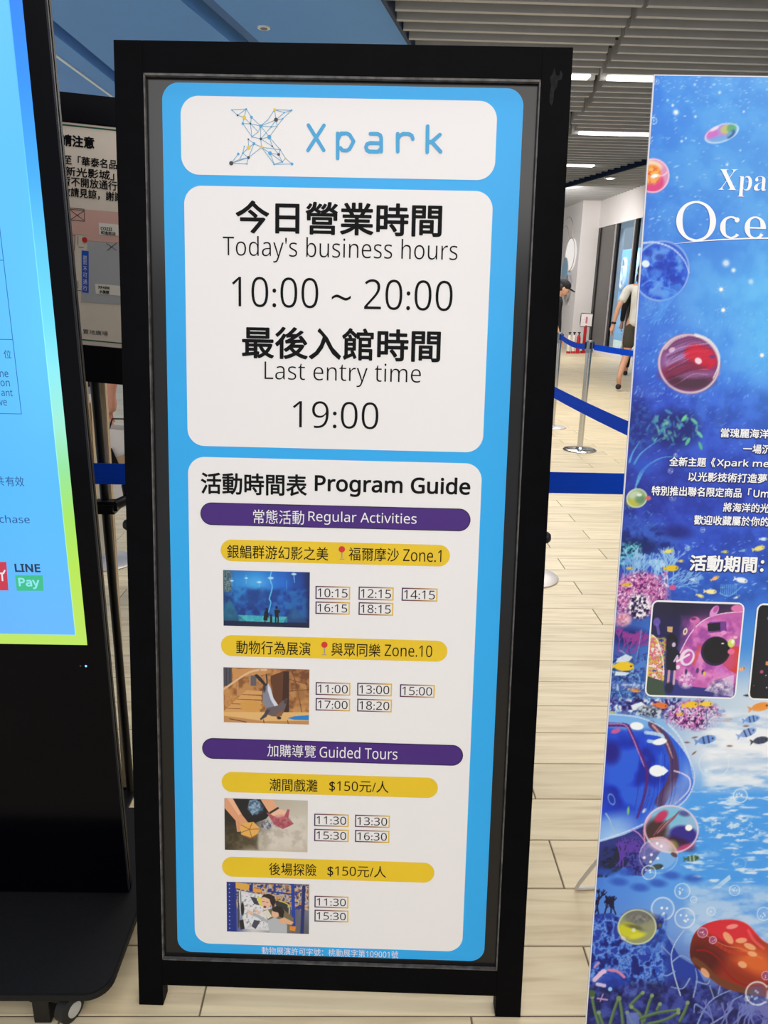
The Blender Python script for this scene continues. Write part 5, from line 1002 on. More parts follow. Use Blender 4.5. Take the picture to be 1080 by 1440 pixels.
us = np.unique(np.concatenate([subs(BL+.0018, BL+.30, 262), subs(BL+.30, BL+BW-.0015, 60)])); vs = subs(.032, BT-.0016, 1180)
def bcol(U, V): x, y = B.px(U, V); return cv.sample(x, y)
sheet = grid_print('printed_sheet', B, us, vs, 0, bcol, mat_attr('banner_print', .5, spec=.3), banner)
BWH = mat('banner_white_text', (250, 250, 252), .5, var=0); BSH = mat('banner_navy_shadow', (28, 40, 110), .5, var=0); BIN = mat('insert_border', (244, 244, 248), .5, var=0)
def btext(full, vis, pl, pr, h, bold=.0, sh=True, offset=0.0, n=.0012, sp=1.0):
    if full != vis:
        a, _ = glyph_mesh(vis, spacing=sp, offset=offset); b, _ = glyph_mesh(full, spacing=sp, offset=offset); k = (b[:, 0].max()-b[:, 0].min())/(a[:, 0].max()-a[:, 0].min())
        hk = (b[:, 1].max()-b[:, 1].min())/(a[:, 1].max()-a[:, 1].min())
        ul, vl = B.uv(*pl); ur, vr = B.uv(*pr); W = (ur-ul)*k; x, y = B.px(np.array([ul+W]), np.array([(vl+vr)/2])); pr2 = (float(x[0]), float(y[0]))
        hl = h*1.0
    else: pr2 = pr; hl = h
    if sh:
        text(B, full, (pl[0]-.6+.5, pl[1]+.9), (pr2[0]+.6+.5, pr2[1]+.9), hl+1.6, BSH, banner, n-.0006, bold=bold+.05, name='printed_text', offset=offset, spacing=sp)
    return text(B, full, pl, pr2, hl, BWH, banner, n, bold=bold, name='printed_text', offset=offset, spacing=sp)
SERIF = lambda s: ''.join(chr(0x1D41A+ord(c)-97) if c.islower() else chr(0x1D400+ord(c)-65) for c in s)
btext(SERIF('Xpark'), SERIF('Xpa'), (1010, 257), (1077.5, 259), 38, offset=-.010, sh=False)
m = MB()
def ring_letter(cx, cy, rx, ry, t, th, a0, a1, z):
    """part of an upright oval pen stroke: thick t at the sides, thin th at top and bottom"""
    n_ = 40; V = []
    for i in range(n_+1):
        a = math.radians(a0+(a1-a0)*i/n_); w_ = th+(t-th)*abs(math.cos(a))**1.3
        V += [B.P(*B.uv(cx+rx*math.cos(a), cy-ry*math.sin(a)), z), B.P(*B.uv(cx+(rx-w_)*math.cos(a), cy-(ry-min(w_, th*1.3))*math.sin(a)), z)]
    m.add(V, [(2*i, 2*i+1, 2*i+3, 2*i+2) for i in range(n_)])
ring_letter(978.5, 311.3, 28, 28.5, 8.8, 2.8, 0, 360, .0012)
ring_letter(1027.5, 320, 15.5, 15.8, 7.8, 2.3, 48, 318, .0012); disc(m, B, B.uv(1036, 309.5), .0036, .00125, 12)
ring_letter(1061.5, 320.5, 15.0, 16.0, 7.6, 2.3, 0, 322, .0012)
m.add([B.P(*B.uv(x, y), .00125) for x, y in ((1048, 319.2), (1076.5, 320.2), (1076.5, 322.4), (1048, 321.4))], [(0, 3, 2, 1)])
m.build('printed_letters', BWH, banner)
text(B, SERIF('an'), (1083, 320.8), (1142, 322.5), 32, BWH, banner, .0012, offset=-.006, name='printed_text')
m = MB(); P = [(948, 343), (975, 340), (1010, 337.4), (1050, 335.6), (1090, 335)]; wd = [.0003, .0012, .0017, .0019, .002]
top = [B.uv(x, y) for x, y in P]; V = []
for (u, v), w_2 in zip(top, wd): V += [B.P(u, v+w_2/2, .0014), B.P(u, v-w_2/2, .0014)]
m.add(V, [(2*i, 2*i+1, 2*i+3, 2*i+2) for i in range(4)]); m.build('printed_underline', BWH, banner)
btext('當瑰麗海洋', '當瑰麗海洋', (1013, 608), (1081, 610.5), 13.2, .02); btext('一場沉', '一場沉', (1044.5, 631), (1084, 632), 13, .02)
btext('全新主題《', '全新主題《', (941, 648.5), (1005.5, 650.5), 13.4, .02); btext('Xpark me', 'Xpark me', (1007.5, 651.5), (1081, 653.5), 13, .02)
btext('以光影技術打造夢', '以光影技術打造夢', (967.5, 670), (1078, 673), 13.4, .02); btext('特別推出聯名限定商品「', '特別推出聯名限定商品「', (916, 689.5), (1056, 693.5), 13.6, .02); btext('Um', 'Um', (1059, 693.8), (1081, 694.5), 10.5, .02)
btext('將海洋的光', '將海洋的光', (1016.5, 712.5), (1081, 715), 13.2, .02); btext('歡迎收藏屬於你的', '歡迎收藏屬於你的', (975.5, 730.5), (1081, 734), 13.6, .02)
btext('活動期間：', '活動期間：', (969.5, 791), (1074, 794.5), 23, .03)
# the two rounded inset pictures
def buv(tl, tr, br, bl):
    a, b, c, d = [B.uv(*p) for p in (tl, tr, br, bl)]; return (a[0]+d[0])/2, (b[0]+c[0])/2, (c[1]+d[1])/2, (a[1]+b[1])/2
def inset(q, paint, label, vis_w=None):
    a, b, c, d = q; r = .011; mm = .0024
    m = MB(); m.prism(B, rrect(a, b, c, d, r, 8), .0004, .0008); m.build('picture_border', BIN, banner)
    cvp = Canvas(0, 0, 130, 135, 2.2, 5); paint(cvp); cell = .0009
    us = np.linspace(a+mm, b-mm, int((b-a)/cell)); vs = np.linspace(c+mm, d-mm, int((d-c)/cell))
    def f(U, V):
        x = (U-a)/(b-a)*130; y = (d-V)/(d-c)*135; col_ = cvp.sample(x, y)
        dx = np.maximum(np.abs(U-(a+b)/2)-((b-a)/2-r), 0); dy = np.maximum(np.abs(V-(c+d)/2)-((d-c)/2-r), 0); o_ = np.hypot(dx, dy) > r-mm
        return np.where(o_[:, None], (244, 244, 248), col_)
    # keep the corners of the picture inside the rounded border: corner cells take the border's own white and radius
    o = grid_print('inset_picture', B, us, vs, .0011, f, PRINT, banner, label)
    bm = bmesh.new(); bm.from_mesh(o.data); L = np.array(root_loc(banner)); kill = []
    for f_ in bm.faces:
        p = np.array(f_.calc_center_median())+L-B.a; U = float(np.dot(p, B.u)); V = float(np.dot(p, B.v))
        dx = max(abs(U-(a+b)/2)-((b-a)/2-r), 0); dy = max(abs(V-(c+d)/2)-((d-c)/2-r), 0)
        if math.hypot(dx, dy) > r-.001: kill.append(f_)
    bmesh.ops.delete(bm, geom=kill, context='FACES'); bm.to_mesh(o.data); bm.free()
def pi1(c):
    c.ctrl([0, 40, 80, 130], [0, 45, 90, 135], [[(34,26,60),(26,22,50),(30,20,56),(60,30,80)], [(30,26,76),(28,26,84),(150,70,150),(210,110,190)], [(40,60,130),(60,50,120),(170,80,170),(200,70,110)], [(70,90,80),(40,50,120),(90,70,170),(90,80,150)]])
    c.poly([(38, 92), (46, 70), (58, 44), (74, 26), (98, 16), (130, 12), (130, 110), (110, 122), (60, 118), (40, 108)], (200, 96, 176)); c.texture(40, 18, 130, 118, 12, [(150, 66, 160), (206, 100, 182), (236, 150, 210)], .75, soft=14); c.line([(38, 92), (46, 70), (58, 44), (74, 26), (98, 16), (130, 12)], 1.4, (246, 214, 236), .9)
    c.poly([(110, 66), (122, 60), (130, 62), (130, 100), (116, 94), (104, 84)], (214, 60, 60)); c.ell(118, 76, 12, 14, c=(220, 70, 60), al=.8, soft=6); c.line([(72, 62), (66, 86)], 5, (222, 80, 70), .7); c.ell(106, 80, 18, 20, c=(190, 90, 200), al=.4, soft=8)
    c.poly([(82, 28), (106, 26), (108, 40), (84, 43)], (120, 56, 150)); c.poly([(80, 30), (98, 28), (99, 39), (82, 41)], (24, 16, 40)); c.ell(95, 68, 20.5, 20.5, c=(40, 24, 60)); c.ell(96, 67, 18, 18, c=(12, 10, 22)); c.ell(104, 57, 2, 1, c=(250, 240, 220))
    c.ell(88, 13, 9, 5, -60, c=(226, 150, 216)); c.ell(90, 10, 5, 3, -60, c=(190, 90, 170)); c.ell(120, 8, 9, 5, c=(230, 120, 180)); c.ell(62, 26, 7, 5, c=(214, 110, 180)); c.ell(60, 24, 4, 2, c=(120, 40, 110)); c.line([(62, 30), (63, 38)], 3, (206, 110, 180)); c.ell(50, 42, 3, 5, 10, c=(246, 226, 206)); c.ell(50, 42, 1.3, 2.4, 10, c=(130, 60, 90)); c.ell(9, 30, 5, 6, c=(100, 80, 170)); c.line([(10, 34), (13, 46)], 4, (110, 96, 190), .8); c.poly([(24, 36), (32, 36), (32, 44), (25, 43)], (214, 170, 110))
    c.ell(31, 58, 10, 12, c=(14, 12, 30)); c.poly([(0, 50), (6, 48), (14, 58), (24, 88), (26, 110), (20, 124), (0, 108)], (226, 214, 60)); c.texture(0, 50, 26, 118, 6, [(40, 60, 170), (236, 220, 60), (206, 70, 130), (240, 230, 230)], .9, thr=(.3, .7), soft=3); c.line([(3, 48), (12, 56), (22, 84), (25, 104)], 1.4, (250, 240, 220), .9)
    c.poly([(0, 106), (24, 112), (30, 135), (0, 135)], (60, 80, 66)); c.poly([(30, 116), (100, 122), (96, 135), (30, 135)], (44, 50, 130)); c.texture(44, 96, 72, 124, 3.5, [(190, 90, 180), (250, 226, 246)], .8, pts='ell', soft=5); c.poly([(100, 110), (124, 100), (126, 132), (84, 124)], (226, 214, 240), .7); c.texture(84, 104, 128, 134, 6, [(60, 50, 110), (236, 226, 246)], .7, pts='ell', soft=7)
    c.ell(56, 78, 10, 12, 20, c=(240, 220, 240)); c.ell(57, 78, 6, 9, 20, c=(200, 90, 180)); c.line([(42, 84), (58, 74)], 3, (246, 232, 244)); c.ell(44, 92, 3, 3, c=(240, 220, 240)); c.ell(116, 56, 5, 6, c=(214, 222, 110)); c.ell(118, 54, 2.4, 3, c=(250, 250, 220)); c.ell(117, 68, 5, 4, c=(236, 110, 150)); c.ell(121, 48, 3, 2, c=(240, 190, 200)); c.ell(104, 42, 4, 3, c=(236, 150, 210)); c.ell(80, 98, 2, 3.4, c=(60, 40, 110)); c.ell(72, 96, 2.2, 4, c=(90, 50, 120)); c.ell(56, 98, 1.8, 4, c=(70, 40, 110)); c.ell(82, 100, 2, 3, c=(230, 200, 80))
    c.ell(33, 60, 5.5, 6, c=(24, 26, 56)); c.ell(35.5, 61, 2.6, 3.4, c=(206, 190, 214)); c.poly([(28, 64), (38, 64), (46, 74), (44, 78), (40, 76), (42, 98), (28, 96), (26, 78)], (18, 20, 42)); c.line([(42, 76), (38, 84)], 2.4, (214, 190, 220)); c.line([(32, 98), (32, 114)], 3.4, (206, 150, 170)); c.line([(40, 98), (40, 116)], 3.2, (210, 170, 190)); c.ell(34, 122, 6, 8, c=(20, 22, 50), al=.8, soft=3)
def pi2(c):
    c.ctrl([0, 60, 130], [0, 70, 135], [[(10,10,16),(30,26,60),(60,40,90)], [(14,12,18),(50,36,80),(80,60,130)], [(12,10,14),(30,24,50),(50,40,90)]])
    for _ in range(26): x, y = c.rnd.uniform(2, 128), c.rnd.uniform(20, 120); c.ell(x, y, c.rnd.uniform(.6, 3), c=c.rnd.choice([(240, 170, 110), (90, 100, 200), (220, 90, 140), (230, 230, 240)]), al=.8)
    c.poly([(20, 80), (26, 80), (26, 86), (20, 85)], (226, 140, 90))
q1 = buv((917, 842.5), (1047.5, 848.5), (1034, 984.5), (906, 977.5)); inset(q1, pi1, 'rounded inset picture of a visitor before a pink wall with a round hole')
wI = q1[1]-q1[0]; g0 = B.uv(1058, 915)[0]; inset((g0, g0+wI, q1[2], q1[3]), pi2, 'dark rounded inset picture')
g1 = g0+wI+(g0-q1[1]); inset((g1, min(g1+wI, BL+BW-.012), q1[2], q1[3]), pi2, 'dark rounded inset picture')
# support of the banner: a bent wire foot and a rear pole
ROD = mat('grey_wire_rod', (222, 217, 211), .4, spec=.4)
F0 = onz(810, 1249, .005); F1 = ony(905, 1130, 1.36); F2 = onz(905, 1243, .005)
m = MB(); m.tube([F2, F0+A3(.02, 0, 0), F0, F0+A3(.006, -.004, .02), F1], .0045, 8); m.build('support_leg', ROD, banner, smooth=True)
top = B.P(.3, 1.05, -.012); m = MB(); m.tube([B.P(.3, .20, -.012), top], .009, 10); m.build('support_pole', ROD, banner, smooth=True)
m = MB(); m.tube([F1, B.P(.3, .62, -.014)], .0045, 8); m.build('support_brace', ROD, banner, smooth=True)
F3 = A3(F0[0]+.50, F0[1]-.02, .005); m = MB(); m.tube([F3+A3(-.12, 0, 0), F3, F3+A3(-.006, -.004, .02), B.P(.31, .62, -.014)], .0045, 8); m.build('support_leg', ROD, banner, smooth=True)

# ================================================================== the beige notice behind, on a black pole
NY = 1.806; na = math.radians(-4.3)
NX = ony(136, 600, NY)[0]; nt_ = ony(156, 136, NY); NU = A3(math.cos(na), 0, math.sin(na)); NV = A3(-math.sin(na), 0, math.cos(na))
NO = ony(168, 541, NY); Nf = Frame(NO, NU, NV); NHt = Nf.uv(156, 136)[1]
notice = empty('notice_stand', (NX, NY, 0), 'black framed beige notice with a small floor map, on a thin black pole behind', 'sign')
nl, nr = -.31, .085
m = MB()
fw = .0; NZ = float(NO[2])+.06
pt, pb = Nf.uv(120, 174)[1], Nf.uv(140, 487)[1]
for nm, r_ in (('frame_rail', (nl, nr, pt, NHt)), ('frame_rail', (nl, nr, 0, pb)), ('frame_stile', (nl, nl+.04, pb+.0004, pt-.0004)), ('frame_stile', (nr-.04, nr, pb+.0004, pt-.0004))):
    m = MB(); m.box(Nf, *r_, -.03, 0); m.build(nm, mat('notice_frame_black', (14, 14, 20), .35, var=.1, spec=.3), notice, bevel=.002)
m = MB(); m.box(Nf, nl+.04, nr-.04, pb, pt, -.012, -.004); paper = m.build('notice_sheet', mat('beige_paper', (240, 226, 210), .6, var=.02), notice)
GRN = mat('green_rule', (30, 96, 70), .6, var=0); PNK = mat('map_pink', (232, 184, 172), .6, var=0); GRY = mat('map_grey', (188, 188, 192), .6, var=0); NAV = mat('map_blue', (30, 90, 205), .6, var=0); PAL = mat('map_label', (245, 238, 228), .6, var=0)
def nb(u0, u1, v0, v1, mt, nm, n=-.0036): m = MB(); m.box(Nf, u0, u1, v0, v1, n-.0002, n); return m.build(nm, mt, paper)
nb(nl+.045, nr-.045, pt-.0075, pt-.0045, GRN, 'green_rule'); nb(nl+.045, nr-.045, pb+.010, pb+.0125, GRN, 'green_rule')
def nx(x, y): return Nf.uv(x, y)
def nt2(s, pl, pr, h, bold=.02, mt=INK, n=-.0034): return text(Nf, s, pl, pr, h, mt, paper, n, bold=bold, name='printed_text')
nt2('敬請注意', (68, 195), (132, 200), 17, .035); nt2('至「華泰名品', (88, 224), (164, 231), 13.5); nt2('「新光影城」', (84, 239), (160, 247), 13.5); nt2('暫不開放通行', (86, 254), (164, 261), 13.5); nt2('敬請見諒，謝謝', (86, 269), (172, 277), 13.5)
def npoly(pts, mt, nm, n=-.0034): m = MB(); m.prism(Nf, [nx(*p) for p in pts], n-.0002, n); return m.build(nm, mt, paper)
npoly([(92, 292), (190, 300), (190, 345), (170, 342), (122, 338), (122, 330), (104, 329), (104, 396), (92, 395)], PNK, 'map_area', -.0034); npoly([(122, 339), (190, 344), (190, 430), (113, 424), (114, 404), (124, 404)], GRY, 'map_area', -.0034)
npoly([(114, 352), (124, 353), (124, 412), (115, 411)], NAV, 'map_label', -.0031)
text(Nf, '關閉', (116.5, 366), (121.5, 366.3), 13, INKW, paper, -.0028); 
for i, ch in enumerate('關閉不可通行'): 
    if i > 1: text(Nf, ch, (116.2, 360+i*9.0), (122, 360.4+i*9.0), 7, INKW, paper, -.0028)
npoly([(138, 313), (190, 318), (190, 333), (139, 330)], PAL, 'map_label', -.0031); nt2('COZZI', (141, 321), (157, 322.3), 4.6, .02, n=-.0028); nt2('和逸飯店', (141, 327), (162, 328.5), 5, .02, n=-.0028)
npoly([(133, 399), (170, 402), (170, 416), (134, 413)], PAL, 'map_label', -.0031); nt2('XPARK', (137.5, 404), (154, 405), 4, .03, n=-.0028); nt2('水族館', (139, 410), (153, 411), 5, .03, n=-.0028); nt2('置地廣場', (116, 467), (151, 468.5), 6.5, .0)
m = MB(); k = 0
for pts in ([(95, 292), (118, 294)], [(97, 294), (118, 296), (118, 311), (98, 309), (97, 294)], [(98, 295), (118, 310)], [(118, 296), (98, 309)], [(109, 332), (109, 345)], [(110, 347), (117, 348)], [(149, 342), (163, 352)], [(163, 342), (150, 352)], [(105, 408), (114, 409)], [(109, 395), (109, 405)], [(98, 330), (105, 331), (104, 352)]): k = strokes(m, Nf, [nx(*p) for p in pts], .0011, -.0030, k, 6)
m.build('map_lines', INK, paper); m = MB(); disc(m, Nf, nx(118.3, 337), .006, -.0029, 12); m.build('map_marker', PINR, paper)
m = MB(); m.tube([(NX, NY+.012, .02), (NX, NY+.012, NZ)], .0105, 16); m.build('pole', BLACKM, notice, smooth=True)
m = MB(); m.wbox(NX-.16, NX+.011, 1.70, 1.829, 0, .012); m.build('base', BLACKM, notice, bevel=.003)
cz = float(ony(150, 713, NY)[2])
m = MB(); m.box(WORLD, NX-.027, NX+.036, NY-.018, NY+.026, cz-.016, cz+.016); cl = m.build('clamp', BLACKM, notice, bevel=.008, smooth=True)
m = MB(); m.tube([(NX+.026, NY+.006, cz+.004), (NX+.080, NY+.06, cz+.022)], .013, 12); m.tube([(NX+.05, NY+.03, cz+.022), (NX+.042, NY+.045, cz+.045)], .010, 10); m.build('clamp_arm', BLACKM, cl, smooth=True)
m = MB(); m.tube([(NX+.08, NY+.06, cz+.022), (NX+.11, NY+.07, cz+.004), (NX+.14, NY+.07, cz-.03)], .012, 10); m.build('clamp_arm', BLACKM, cl, smooth=True)
m = MB(); m.lathe((NX+.024, NY-.022, cz-.002), [(.005, 0), (.005, .01)], 12, ax=(0, 1, 0)); m.build('clamp_bolt', BLACKM, cl)
# ================================================================== pale wooden easel standing between kiosk and sign
wb = onz(181.5, 1113); wy = wb[1]
easel = empty('wooden_easel', (wb[0]-.05, wy, 0), 'pale wooden easel leg frame behind the kiosk, seen in the gap beside the black sign', 'easel')
wt = ony(147, 541, wy+.05)
d_ = wt-wb; Wf = Frame(wb, (1, 0, 0), d_); LW = float(np.linalg.norm(d_))
m = MB(); m.box(Wf, -.018, 0, .012, LW+.10, -.02, .0); m.build('leg', WOODT, easel, bevel=.002)
m = MB(); m.box(Wf, -.020, .002, 0, .012, -.022, .002); m.build('foot_cap', BLACKM, easel, bevel=.002)
Wf2 = Frame(wb+A3(-.047, .0, 0), (1, 0, 0), d_); m = MB(); m.box(Wf2, -.018, 0, .012, LW+.10, -.02, 0); m.build('leg', WOODT, easel, bevel=.002)
m = MB(); m.box(Wf2, -.020, .002, 0, .012, -.022, .002); m.build('foot_cap', BLACKM, easel, bevel=.002)
m = MB(); m.box(Wf, -.064, -.001, LW+.04, LW+.075, -.019, -.001); m.build('crossbar', WOODT, easel)
Wf3 = Frame(wb+A3(-.17, .34, 0), (1, 0, 0), A3(.13, -.25, LW)); m = MB(); m.box(Wf3, -.02, 0, .012, LW*.98, -.018, 0); m.build('leg', WOODT, easel, bevel=.002)
# ================================================================== people
def skin_mesh(chains, sub=2):
    """chains: lists of (x, y, z, r); points that coincide are welded, first point of the first chain is the root"""
    V = []; R_ = []; Ed = []; key = {}
    def vid(p):
        k_ = tuple(round(c, 4) for c in p[:3])
        if k_ not in key: key[k_] = len(V); V.append(p[:3]); R_.append(p[3])
        return key[k_]
    for ch in chains:
        ids = [vid(p) for p in ch]
        Ed += [(a, b) for a, b in zip(ids, ids[1:]) if a != b]
    me = bpy.data.meshes.new('body'); me.from_pydata(V, Ed, [])
    o = bpy.data.objects.new('body', me); col.objects.link(o); md = o.modifiers.new('skin', 'SKIN'); md.use_smooth_shade = True
    if not me.skin_vertices: me.skin_vertices.new()
    for i, r in enumerate(R_): d = me.skin_vertices[0].data[i]; d.radius = (r if not isinstance(r, tuple) else r[0], r if not isinstance(r, tuple) else r[1]); d.use_root = (i == 0)
    sb = o.modifiers.new('sub', 'SUBSURF'); sb.levels = sub; sb.render_levels = sub
    dg = bpy.context.evaluated_depsgraph_get(); ev = bpy.data.meshes.new_from_object(o.evaluated_get(dg)); bpy.data.objects.remove(o); bpy.data.meshes.remove(me)
    ev.polygons.foreach_set('use_smooth', [True]*len(ev.polygons)); return ev
def put(name, me, m, parent, M):
    me.transform(M); me.materials.clear(); me.materials.append(m); o = bpy.data.objects.new(name, me); col.objects.link(o); o.parent = parent; return o
def lerp(a, b, t): return tuple(a[i]+(b[i]-a[i])*t for i in range(3))
def person(label, loc, face, h=1.72, skinc=(214, 164, 136), hair=(26, 22, 22), top=(200, 200, 196), bottom=(60, 58, 52), shoe=(24, 24, 28), sleeve='short', legs='short', pose=None, hairlen=0, cap=None, nod=0.0, hands=False, group=None):
    """stands at loc, facing the heading 'face' (degrees, 0 = away from the viewer); x right, y forward in its own frame"""
    o = empty('person', loc, label, 'person', group); M = Matrix.Rotation(math.radians(face), 4, 'Z') @ Matrix.Scale(h/1.72, 4)
    P = dict(hipL=(-.09, 0, .92), hipR=(.09, 0, .92), kneeL=(-.10, .02, .50), kneeR=(.10, .02, .50), ankL=(-.10, -.02, .085), ankR=(.10, -.02, .085), toeL=(-.12, .13, .03), toeR=(.12, .13, .03),
             shL=(-.175, 0, 1.40), shR=(.175, 0, 1.40), elL=(-.235, -.03, 1.13), elR=(.235, -.03, 1.13), wrL=(-.25, .06, .89), wrR=(.25, .06, .89), pelvis=(0, 0, .97), waist=(0, .01, 1.10), chest=(0, .0, 1.30), neck=(0, .0, 1.45), head=(0, .03, 1.60))
    P.update(pose or {})
    nk = P['neck']; hd = P['head']
    SKm = mat('skin_%d_%d' % (skinc[0], skinc[1]), skinc, .55, var=.03); TPm = mat('cloth_%d_%d_%d' % top, top, .85, var=.06, scale=12); BTm = mat('cloth_%d_%d_%d' % bottom, bottom, .85, var=.08, scale=12)
    def hand(wr, el, side):
        d = np.array(wr)-np.array(el); d /= np.linalg.norm(d); ch = []; pc = np.array(wr)+d*.05; ch.append([(*wr, .024), (*pc, .034), (*(pc+d*.04), .034)])
        ax_ = np.array([0, 1, 0.]) if abs(d[2]) > .5 else np.array([0, 0, 1.]); ax_ = ax_-d*np.dot(ax_, d); ax_ /= np.linalg.norm(ax_); inn = np.cross(ax_, d)*side; base = pc+d*.04
        for i, L in enumerate((.062, .072, .068, .052)):
            q = base+ax_*(.028-.019*i); k1 = q+d*L*.5+inn*.006; k2 = q+d*L*.85+inn*.022; ch.append([(*base, .034), (*q, .0095), (*k1, .0085), (*k2, .0075)])
        t0 = pc+ax_*.02; ch.append([(*pc, .034), (*(t0+ax_*.018+d*.01), .012), (*(t0+ax_*.034+d*.045), .009)]); return ch
    ch = [[(*P['pelvis'], .125), (*P['waist'], .105), (*P['chest'], .128), (*lerp(P['chest'], nk, .72), .085), (*nk, .055), (*lerp(nk, hd, .45), .052), (*hd, .088), (hd[0], hd[1]+.005, hd[2]+.075, .070)]]
    for s in 'LR':
        sg = -1 if s == 'L' else 1
        ch.append([(*P['pelvis'], .125), (*P['hip'+s], .092), (*lerp(P['hip'+s], P['knee'+s], .5), .078), (*P['knee'+s], .055), (*lerp(P['knee'+s], P['ank'+s], .35), .054), (*P['ank'+s], .036), (*P['toe'+s], .030)])
        ch.append([(*lerp(P['chest'], nk, .72), .085), (*P['sh'+s], .052), (*lerp(P['sh'+s], P['el'+s], .5), .044), (*P['el'+s], .036), (*lerp(P['el'+s], P['wr'+s], .4), .035), (*P['wr'+s], .024)])
        if hands: ch += hand(P['wr'+s], P['el'+s], sg)
        else:
            d = np.array(P['wr'+s])-np.array(P['el'+s]); d /= np.linalg.norm(d); a = np.array(P['wr'+s])
            ch.append([(*P['wr'+s], .024), (*(a+d*.06), .034), (*(a+d*.10), .028)])
            for i in range(4): q = a+d*.10+np.array([0, .024-.016*i, 0]); ch.append([(*(a+d*.10), .028), (*q, .009), (*(q+d*(.06 if i in (1, 2) else .05)+np.array([-sg*.012, 0, 0])), .008)])
            ch.append([(*(a+d*.06), .034), (*(a+d*.085+np.array([0, .04, 0])), .010)])
    b = put('body', skin_mesh(ch), SKm, o, M)
    # garments: grown over the same joints, a little wider
    e = .016
    tc = [[(*lerp(P['pelvis'], P['waist'], -.95), .152), (*P['pelvis'], .150), (*P['waist'], .138), (*P['chest'], .150), (*lerp(P['chest'], nk, .72), .098), (*lerp(P['chest'], nk, .95), .070)]]
    for s in 'LR':
        a, b_, c = P['sh'+s], P['el'+s], P['wr'+s]
        t = [(*lerp(P['chest'], nk, .72), .098), (*a, .070), (*lerp(a, b_, .5), .064)]
        if sleeve == 'short': t.append((*lerp(a, b_, .78), .062))
        else: t += [(*b_, .052), (*lerp(b_, c, .9), .040)]
        tc.append(t)
    put('shirt', skin_mesh(tc), TPm, o, M)
    bc = [[(*lerp(P['pelvis'], P['waist'], .25), .132), (*P['pelvis'], .140)]]
    for s in 'LR':
        a, b_, c = P['hip'+s], P['knee'+s], P['ank'+s]
        t = [(*P['pelvis'], .140), (*a, .106), (*lerp(a, b_, .5), .094)]
        if legs == 'short': t.append((*lerp(a, b_, .88), .086))
        else: t += [(*b_, .070), (*lerp(b_, c, .5), .064), (*lerp(b_, c, .93), .058)]
        bc.append(t)
    put('shorts' if legs == 'short' else 'trousers', skin_mesh(bc), BTm, o, M)
    SHm = mat('shoe_%d' % shoe[0], shoe, .6)
    for s in 'LR':
        a, t = P['ank'+s], P['toe'+s]; d = lerp(a, t, 1.0); hl = (a[0]+(a[0]-t[0])*.25, a[1]+(a[1]-t[1])*.25, t[2]+.008)
        put('shoe', skin_mesh([[(*hl, .040), (*lerp(hl, t, .55), .043), (*t, .037), (*lerp(hl, t, 1.25), .026)]]), SHm, o, M)
    # head: hair, ears, nose, eyes, mouth
    H = Matrix.Translation(hd); N_ = Matrix.Rotation(-nod, 4, 'X')
    def blob(nm, c, r, sq, mt): 
        m = MB(); m.ball((0, 0, 0), r, 16, 12, sq); ob = m.build(nm, mt); me = ob.data; bpy.data.objects.remove(ob); put(nm, me, mt, o, M @ H @ N_ @ Matrix.Translation(c))
        for p_ in me.polygons: p_.use_smooth = True
    HRm = mat('hair_%d' % hair[0], hair, .5, var=.2, scale=60)
    blob('head', (0, .012, .02), .098, (.80, .95, 1.22), SKm)
    if cap: 
        blob('cap', (0, -.004, .075), .104, (.92, 1.02, .78), mat('cap_cloth', cap, .8)); blob('cap_brim', (0, .12, .065), .075, (.9, 1.0, .13), mat('cap_cloth', cap, .8)); blob('hair', (0, -.03, .03), .098, (.88, .85, 1.0), HRm)
    else: blob('hair', (0, -.018, .052), .108, (.86, .95, 1.08), HRm)
    if hairlen: blob('long_hair', (0, -.05, -.06), .095, (.9, .5, 1.0+hairlen), HRm)
    for sg in (-1, 1): blob('ear', (sg*.082, .0, .012), .022, (.4, .8, 1.3), SKm); blob('eye', (sg*.030, .098, .022), .010, (1.2, .5, .7), mat('eye_dark', (30, 24, 24), .3))
    blob('nose', (0, .108, -.004), .014, (.8, 1, 1.5), SKm); blob('mouth', (0, .096, -.042), .018, (1.2, .4, .35), mat('lip', (170, 90, 84), .5))
    return o
# man walking away in a grey T-shirt
mp = onz(898, 549)
man = person('man in pale grey T-shirt and dark shorts walking beside the blue banner', (mp[0]-.08, mp[1]+.1, 0), -32, 1.74, top=(206, 204, 196), bottom=(66, 62, 52), skinc=(206, 152, 122), hands=True,
    pose=dict(kneeL=(-.10, -.05, .50), ankL=(-.10, -.36, .20), toeL=(-.10, -.30, .06), hipL=(-.09, -.02, .92), kneeR=(.09, .16, .52), ankR=(.09, .22, .09), toeR=(.10, .38, .04), elL=(-.27, -.12, 1.14), wrL=(-.31, -.14, .90), elR=(.24, .08, 1.15), wrR=(.25, .24, .98), shL=(-.19, 0, 1.40)))
W_M = mat('black_strap', (20, 20, 22), .5)
# band round the left wrist
Mx = Matrix.Rotation(math.radians(-32), 4, 'Z') @ Matrix.Scale(1.74/1.72, 4); wc = Vector((mp[0]-.08, mp[1]+.1, 0)) + (Mx @ Vector((-.307, -.139, .925)))
m = MB(); m.lathe(wc, [(.028, -.014), (.033, -.012), (.033, .012), (.028, .014)], 14, ax=(.15, 0, 1)); m.build('wrist_band', W_M, man)
q = ony(888, 470, 12.9)
person('person all in black walking ahead of the man in the grey T-shirt', (q[0]+.07, 12.9, 0), -20, 1.66, top=(20, 20, 24), bottom=(18, 18, 22), legs='long', sleeve='long', hair=(18, 16, 18), skinc=(190, 140, 120),
    pose=dict(kneeL=(-.10, .12, .50), ankL=(-.10, .08, .09), toeL=(-.11, .24, .03), kneeR=(.10, -.06, .50), ankR=(.10, -.26, .13), toeR=(.10, -.16, .04)))
q = ony(786, 470, 10.2)
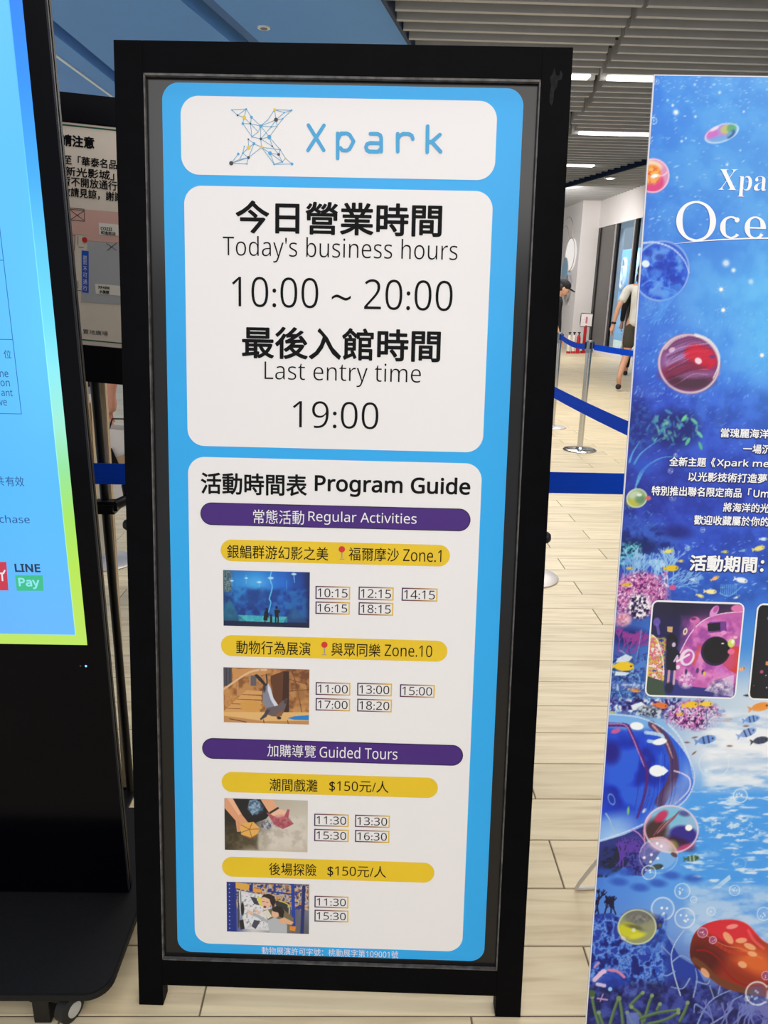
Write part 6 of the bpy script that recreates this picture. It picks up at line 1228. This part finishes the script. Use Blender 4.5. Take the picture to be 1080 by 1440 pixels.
person('person in black with a dark cap, head bowed, beside the sign', (q[0]-.10, 10.2, 0), -90, 1.52, top=(20, 20, 24), bottom=(30, 30, 36), legs='long', cap=(22, 22, 28), nod=.5,
    pose=dict(head=(0, .10, 1.56), neck=(0, .04, 1.44)))
q = onx(859, 440, 6.1)
person('small figure in a light blue top and jeans outside the glass doors', (6.1, q[1]+.2, 0), 150, 1.34, top=(176, 190, 220), bottom=(52, 72, 120), legs='long', hair=(30, 26, 28), hairlen=.3)
q = onx(868, 440, 6.4)
person('dark clothed figure outside the glass doors, next to the one in light blue', (6.4, q[1]-1.1, 0), 60, 1.46, top=(30, 32, 40), bottom=(40, 46, 70), legs='long', hair=(24, 20, 22))
# passer-by with a paper bag, seen in the gap between kiosk and sign
hp = ony(154, 578, 3.4); px0 = hp[0]+.30
pas = person('person in black carrying a white paper bag between kiosk and sign', (px0, 3.4, 0), 0, 1.66, top=(16, 16, 20), bottom=(20, 20, 26), legs='long', sleeve='short', skinc=(212, 150, 128), hands=True,
    pose=dict(elL=(-.26, -.02, 1.13), wrL=(-.30, .0, .93), shL=(-.18, 0, 1.40)))
hx, hy, hz = hp[0]-.0, 3.4, .775
bag = empty('paper_bag', (hx+.06, hy, .42), 'white and tan paper bag with a black tag, hanging from the passer-by\'s hand', 'bag')
PB = mat('white_paper', (222, 214, 210), .6, var=.05, scale=6); PT = mat('tan_paper', (178, 148, 116), .6, var=.06)
Bf = Frame((hx-.01, hy-.05, .40), (1, 0, 0), (0, 0, 1))
m = MB(); m.add([Bf.P(*p) for p in ((0, 0, .06), (.27, 0, .06), (.27, 0, -.06), (0, 0, -.06), (-.01, .36, .05), (.24, .34, .05), (.24, .34, -.05), (-.01, .36, -.05))], [(0, 1, 2, 3), (0, 4, 5, 1), (1, 5, 6, 2), (2, 6, 7, 3), (3, 7, 4, 0)]); m.build('bag_body', PB, bag)
m = MB(); m.prism(Bf, [(.02, .22), (.20, .28), (.26, .20), (.26, .0), (.16, .0)], .062, .064); m.build('tan_panel', PT, bag)
m = MB(); m.prism(Bf, [(.008, .262), (.045, .275), (.070, .205), (.033, .190)], .064, .067); m.build('tag', INK, bag)
m = MB(); m.tube([Bf.P(.03, .34, .05), Bf.P(.05, .40, .04), Bf.P(.10, .40, .04), Bf.P(.12, .34, .05)], .004, 6); m.build('handle', BLACKM, bag)
m = MB(); m.tube([Bf.P(.02, .33, .055), Bf.P(.03, .31, .066)], .003, 6); m.build('tag_string', BLACKM, bag)
